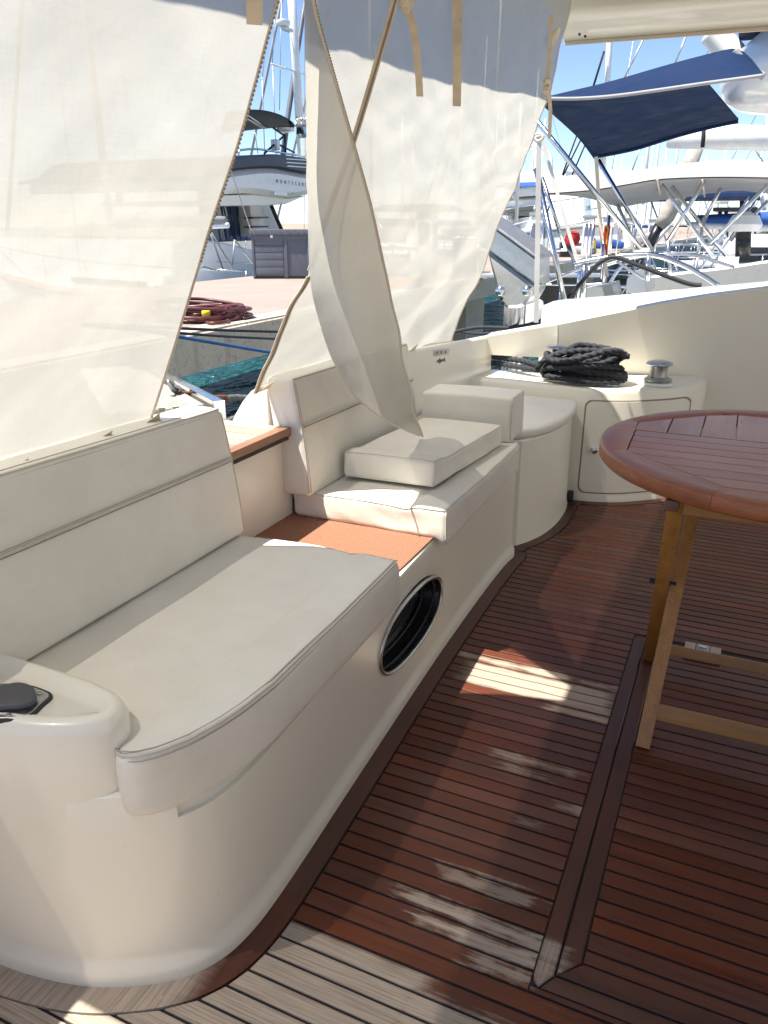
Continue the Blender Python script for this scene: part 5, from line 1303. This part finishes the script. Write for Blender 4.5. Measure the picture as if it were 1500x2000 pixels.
rel(box('roof', (at(1392, 410, Y=24).x, 24, at(1392, 413, Y=24).z), (at(1480, 410, Y=24).x, 26, at(1392, 405, Y=24).z), 'black_paint', None, .03), cnp)
for x_ in (1406, 1418, 1472): rel(tube('leg', [at(x_, 412, Y=24.1), at(x_ + 4, 470, Y=24.1)], .05, 'steel', None, 8), cnp)
rel(tube('aerial', [at(1449, 405, Y=24.5), at(1450, 360, Y=24.5)], .06, 'black_paint', None, 8), cnp); rel(lathe('dome', [(.2, 0), (.22, .06), (.1, .14)], at(1406, 398, Y=24), 'hull_white', None, 16), cnp)

# ================================================================== big flybridge yacht seen through the gap
XY_ = -11.0
ybz = empty('flybridge_yacht', at(520, 540, X=XY_)); tag(ybz, 'big white flybridge yacht with a dark navy band across the pier', 'boat')
def Y2(name, px, d0, d1, m, bev=.04):
    pts = [(at(x, y, X=XY_ - d0).y, at(x, y, X=XY_ - d0).z) for x, y in px]
    return rel(prism(name, pts, [(bev, XY_ - d0), (0, XY_ - d0 - bev), (0, XY_ - d1)], m, None, mapf=lambda y, z, h: (h, y, z)), ybz)
def crv(P, k=4): return [(v.x, v.y) for v in cr([(x, y, 0) for x, y in P], k)]
Y2('flybridge_band', crv([(395, 345), (430, 334), (455, 309), (500, 303), (540, 301), (580, 306), (640, 318)]) + crv([(640, 342), (590, 337), (540, 328), (490, 329), (430, 338), (395, 350)]), .0, 5.5, 'navy_trim')
fbk = Y2('flybridge', crv([(395, 352), (430, 339), (490, 330), (540, 329), (590, 338), (640, 344)]) + crv([(640, 372), (600, 381), (560, 386), (500, 378), (440, 380), (395, 392)]), .08, 5.2, 'gelcoat_white', .12)
for i in range(3): Y2('vent_slit', [(560 + 2 * i, 309 + 7 * i), (600, 312 + 7 * i), (600, 314 + 7 * i), (558, 311 + 7 * i)], -.02, .0, 'brushed_steel', .004)
Y2('downlight', [(536, 373), (561, 375), (561, 383), (536, 381)], .06, .08, 'hull_white', .004)
Y2('overhang_soffit', [(395, 392), (440, 381), (500, 379), (560, 387), (598, 382), (560, 398), (520, 402), (395, 402)], .3, 3.2, 'gelcoat', .02)
Y2('saloon_glass', [(395, 396), (487, 394), (492, 470), (395, 474)], 2.6, 2.7, 'blue_glass', .01)
for x0, x1 in ((431, 442), (441, 457), (446, 462), (462, 470), (486, 482)): rel(tube('door_post', [at(x0, 394, X=XY_ - 2.5), at(x1, 470, X=XY_ - 2.5)], .025, 'hull_navy', None, 6), ybz)
Y2('stair_wall', [(488, 396), (531, 398), (556, 458), (493, 462)], 2.2, 2.8, 'gelcoat', .02)
for y_ in (424, 442): Y2('stair_tread', [(494, y_), (524, y_ - 1), (526, y_ + 2), (494, y_ + 3)], 1.9, 2.2, 'trim_teak_y', .004)
rel(tube('wing_edge', [at(530, 402, X=XY_ - 2.0), at(553, 456, X=XY_ - 2.0)], .06, 'black_paint', None, 8), ybz)
Y2('hull', crv([(340, 468), (400, 469), (440, 474), (480, 484), (520, 492), (640, 505)]) + [(640, 640), (340, 640)], .6, 7, 'hull_white', .05)
nm_ = bpy.data.curves.new('lettering', 'FONT'); nm_.body = 'MONTECARLO'; nm_.size = .16; nm_.space_character = 2.6; nm_.extrude = .004
tob = bpy.data.objects.new('lettering', nm_); COL.objects.link(tob); bpy.context.view_layer.update()
me = bpy.data.meshes.new_from_object(tob.evaluated_get(bpy.context.evaluated_depsgraph_get())); bpy.data.objects.remove(tob); me.materials.append(MATS['black_paint'])
def place_text(me, p0, p1, parent, m=None):
    d = (p1 - p0); L_ = max(v.co.x for v in me.vertices); s_ = d.length / L_; d.normalize(); u = Vector((0, 0, 1)); n_ = d.cross(u).normalized(); u = n_.cross(d)
    for v in me.vertices: v.co = p0 + d * v.co.x * s_ + u * v.co.y * s_ + n_ * v.co.z
    me.update(); o = rel(link(bpy.data.objects.new('lettering', me)), parent); o['kind'] = 'stuff'; return o
place_text(me, at(539, 357, X=XY_ + .06), at(606, 365, X=XY_ + .06), ybz)
# railing, bimini, antennas above
rel(tube('rail', cr([at(x, y, X=XY_ - .5) for x, y in ((466, 305), (467, 296), (472, 293), (500, 291), (530, 295), (560, 300), (580, 303))], 5), .025, 'steel', None, 8), ybz)
bt = [at(x, y, X=XY_ - .6) for x, y in ((440, 220), (485, 215), (520, 217), (550, 226), (570, 238), (576, 246))]
bb_ = [at(x, y, X=XY_ - 4.0) for x, y in ((430, 262), (475, 256), (510, 252), (540, 250), (560, 250), (574, 251))]
rel(patch('bimini', bt, bb_, 'black_fabric', sag=-.15), ybz)
for a_, c_ in (((480, 222), (520, 250)), ((476, 228), (512, 250)), ((565, 237), (571, 250)), ((534, 250), (554, 264)), ((554, 266), (516, 300)), ((540, 280), (575, 298)), ((556, 262), (558, 302))):
    rel(tube('strut', [at(*a_, X=XY_ - 1), at(*c_, X=XY_ - 1)], .028, 'black_paint' if a_[0] > 530 else 'steel', None, 6), ybz)
rel(lathe('antenna_dome', [(.15, -.04), (.24, 0), (.24, .06), (.15, .10)], at(558, 255, X=XY_ - 1), 'hull_white', None, 18), ybz)
q = at(538, 283, X=XY_ - 1); rel(box('horn', (q.x - .1, q.y - .08, q.z - .13), (q.x + .1, q.y + .08, q.z + .13), 'hull_white', None, .03), ybz)
rd = rel(lathe('radar_scanner', [(.30, -.02), (.36, .03), (.36, .16), (.28, .22)], at(600, 248, X=XY_ - 1), 'hull_white', None, 24), ybz)
q = at(600, 248, X=XY_ - 1); rel(lathe('radar_base', [(.20, -.75), (.22, -.3), (.32, -.2), (.30, -.03)], q, 'steel', None, 20), ybz)
nm_ = bpy.data.curves.new('lettering', 'FONT'); nm_.body = 'SIMRAD'; nm_.size = .16; nm_.extrude = .004
tob = bpy.data.objects.new('lettering', nm_); COL.objects.link(tob); bpy.context.view_layer.update()
me = bpy.data.meshes.new_from_object(tob.evaluated_get(bpy.context.evaluated_depsgraph_get())); bpy.data.objects.remove(tob); me.materials.append(MATS['black_paint'])
place_text(me, at(578, 244, X=XY_ - .62), at(612, 244, X=XY_ - .62), ybz)
# bow lines and pulpit of the boat lying at the pier
for i, (a_, c_) in enumerate((((412, 458), (436, 527)), ((414, 455), (456, 527)), ((458, 468), (454, 518)), ((460, 470), (500, 522)), ((395, 520), (430, 530)))):
    rel(tube('stay', [at(*a_, X=-9.3), at(*c_, X=-9.3)], .016, 'dull_steel', None, 6), ybz)
# tall mast behind
ms = empty('tall_mast', at(590, 300, X=-16)); tag(ms, 'tall white mast with a radar dome and dark furled sail behind the flybridge yacht', 'mast')
rel(tube('mast', [at(560, -160, X=-16), at(591, 330, X=-16)], .155, 'mast_white', None, 16), ms)
rel(tube('furled_sail', [at(607, -60, X=-16.3), at(590, 40, X=-16.3), at(562, 230, X=-16.3), at(552, 310, X=-16.3)], [.05, .09, .10, .10], 'box_plastic', None, 10), ms)
p_ = at(553, 47, X=-15.8); rel(lathe('radar', [(.22, -.06), (.26, 0), (.25, .09), (.15, .13)], p_, 'hull_white', None, 18), ms); rel(box('bracket', (p_.x - .1, p_.y, p_.z - .16), (p_.x + .1, p_.y + .5, p_.z - .07), 'mast_alu', None), ms)
rel(tube('spreader', [at(530, 125, X=-16), at(640, 160, X=-16)], .035, 'mast_white', None, 6), ms)
for a_, c_ in (((538, 0), (532, 125)), ((532, 125), (541, 330)), ((550, -20), (546, 215)), ((600, 40), (596, 330)), ((512, 150), (517, 300)), ((498, 258), (504, 300)), ((522, 60), (512, 156))): rel(tube('stay', [at(*a_, X=-16.4), at(*c_, X=-16.4)], .016, 'dull_steel', None, 5), ms)
# masts and rigging seen right of the curtains
for i, (a_, c_, Y_, r_, lab) in enumerate((((1185, 60), (1177, 330), 22, .075, 'white mast with a black halyard above the navy awning'), ((1012, 320), (1008, 440), 30, .07, 'slim mast beside the curtain edge'), ((1264, 285), (1256, 400), 34, .06, 'thin far mast between awning and grey bimini'))):
    o = empty('distant_mast', at(*c_, Y=Y_)); tag(o, lab, 'mast'); rel(tube('mast', [at(*a_, Y=Y_) + Vector((0, 0, 2)), at(*c_, Y=Y_)], r_, 'mast_white', None, 10), o)
    if i == 0:
        rel(tube('halyard', [at(1180, 100, Y=21.8), at(1158, 172, Y=21.8)], .03, 'black_fabric', None, 6), o)
for i, (a_, c_, Y_) in enumerate((((1260, 70), (1216, 160), 12), ((1340, 70), (1316, 130), 12), ((1130, 255), (1098, 342), 12), ((1138, 265), (1100, 343), 12), ((1146, 275), (1116, 345), 12), ((1252, 285), (1232, 340), 14), ((1240, 60), (1196, 330), 24), ((1390, 85), (1376, 115), 10), ((1470, 285), (1490, 316), 9.4))):
    o = tube('rigging_wire', [at(*a_, Y=Y_), at(*c_, Y=Y_)], .012 if Y_ > 11 else .008, 'black_fabric' if i in (2, 3, 4) else 'dull_steel', None, 5); tag(o, 'dark taut stay above the grey bimini' if i in (2, 3, 4) else 'thin grey rigging wire against the blue sky', 'rigging', 'dark stays above the grey bimini' if i in (2, 3, 4) else 'thin rigging wires against the sky')
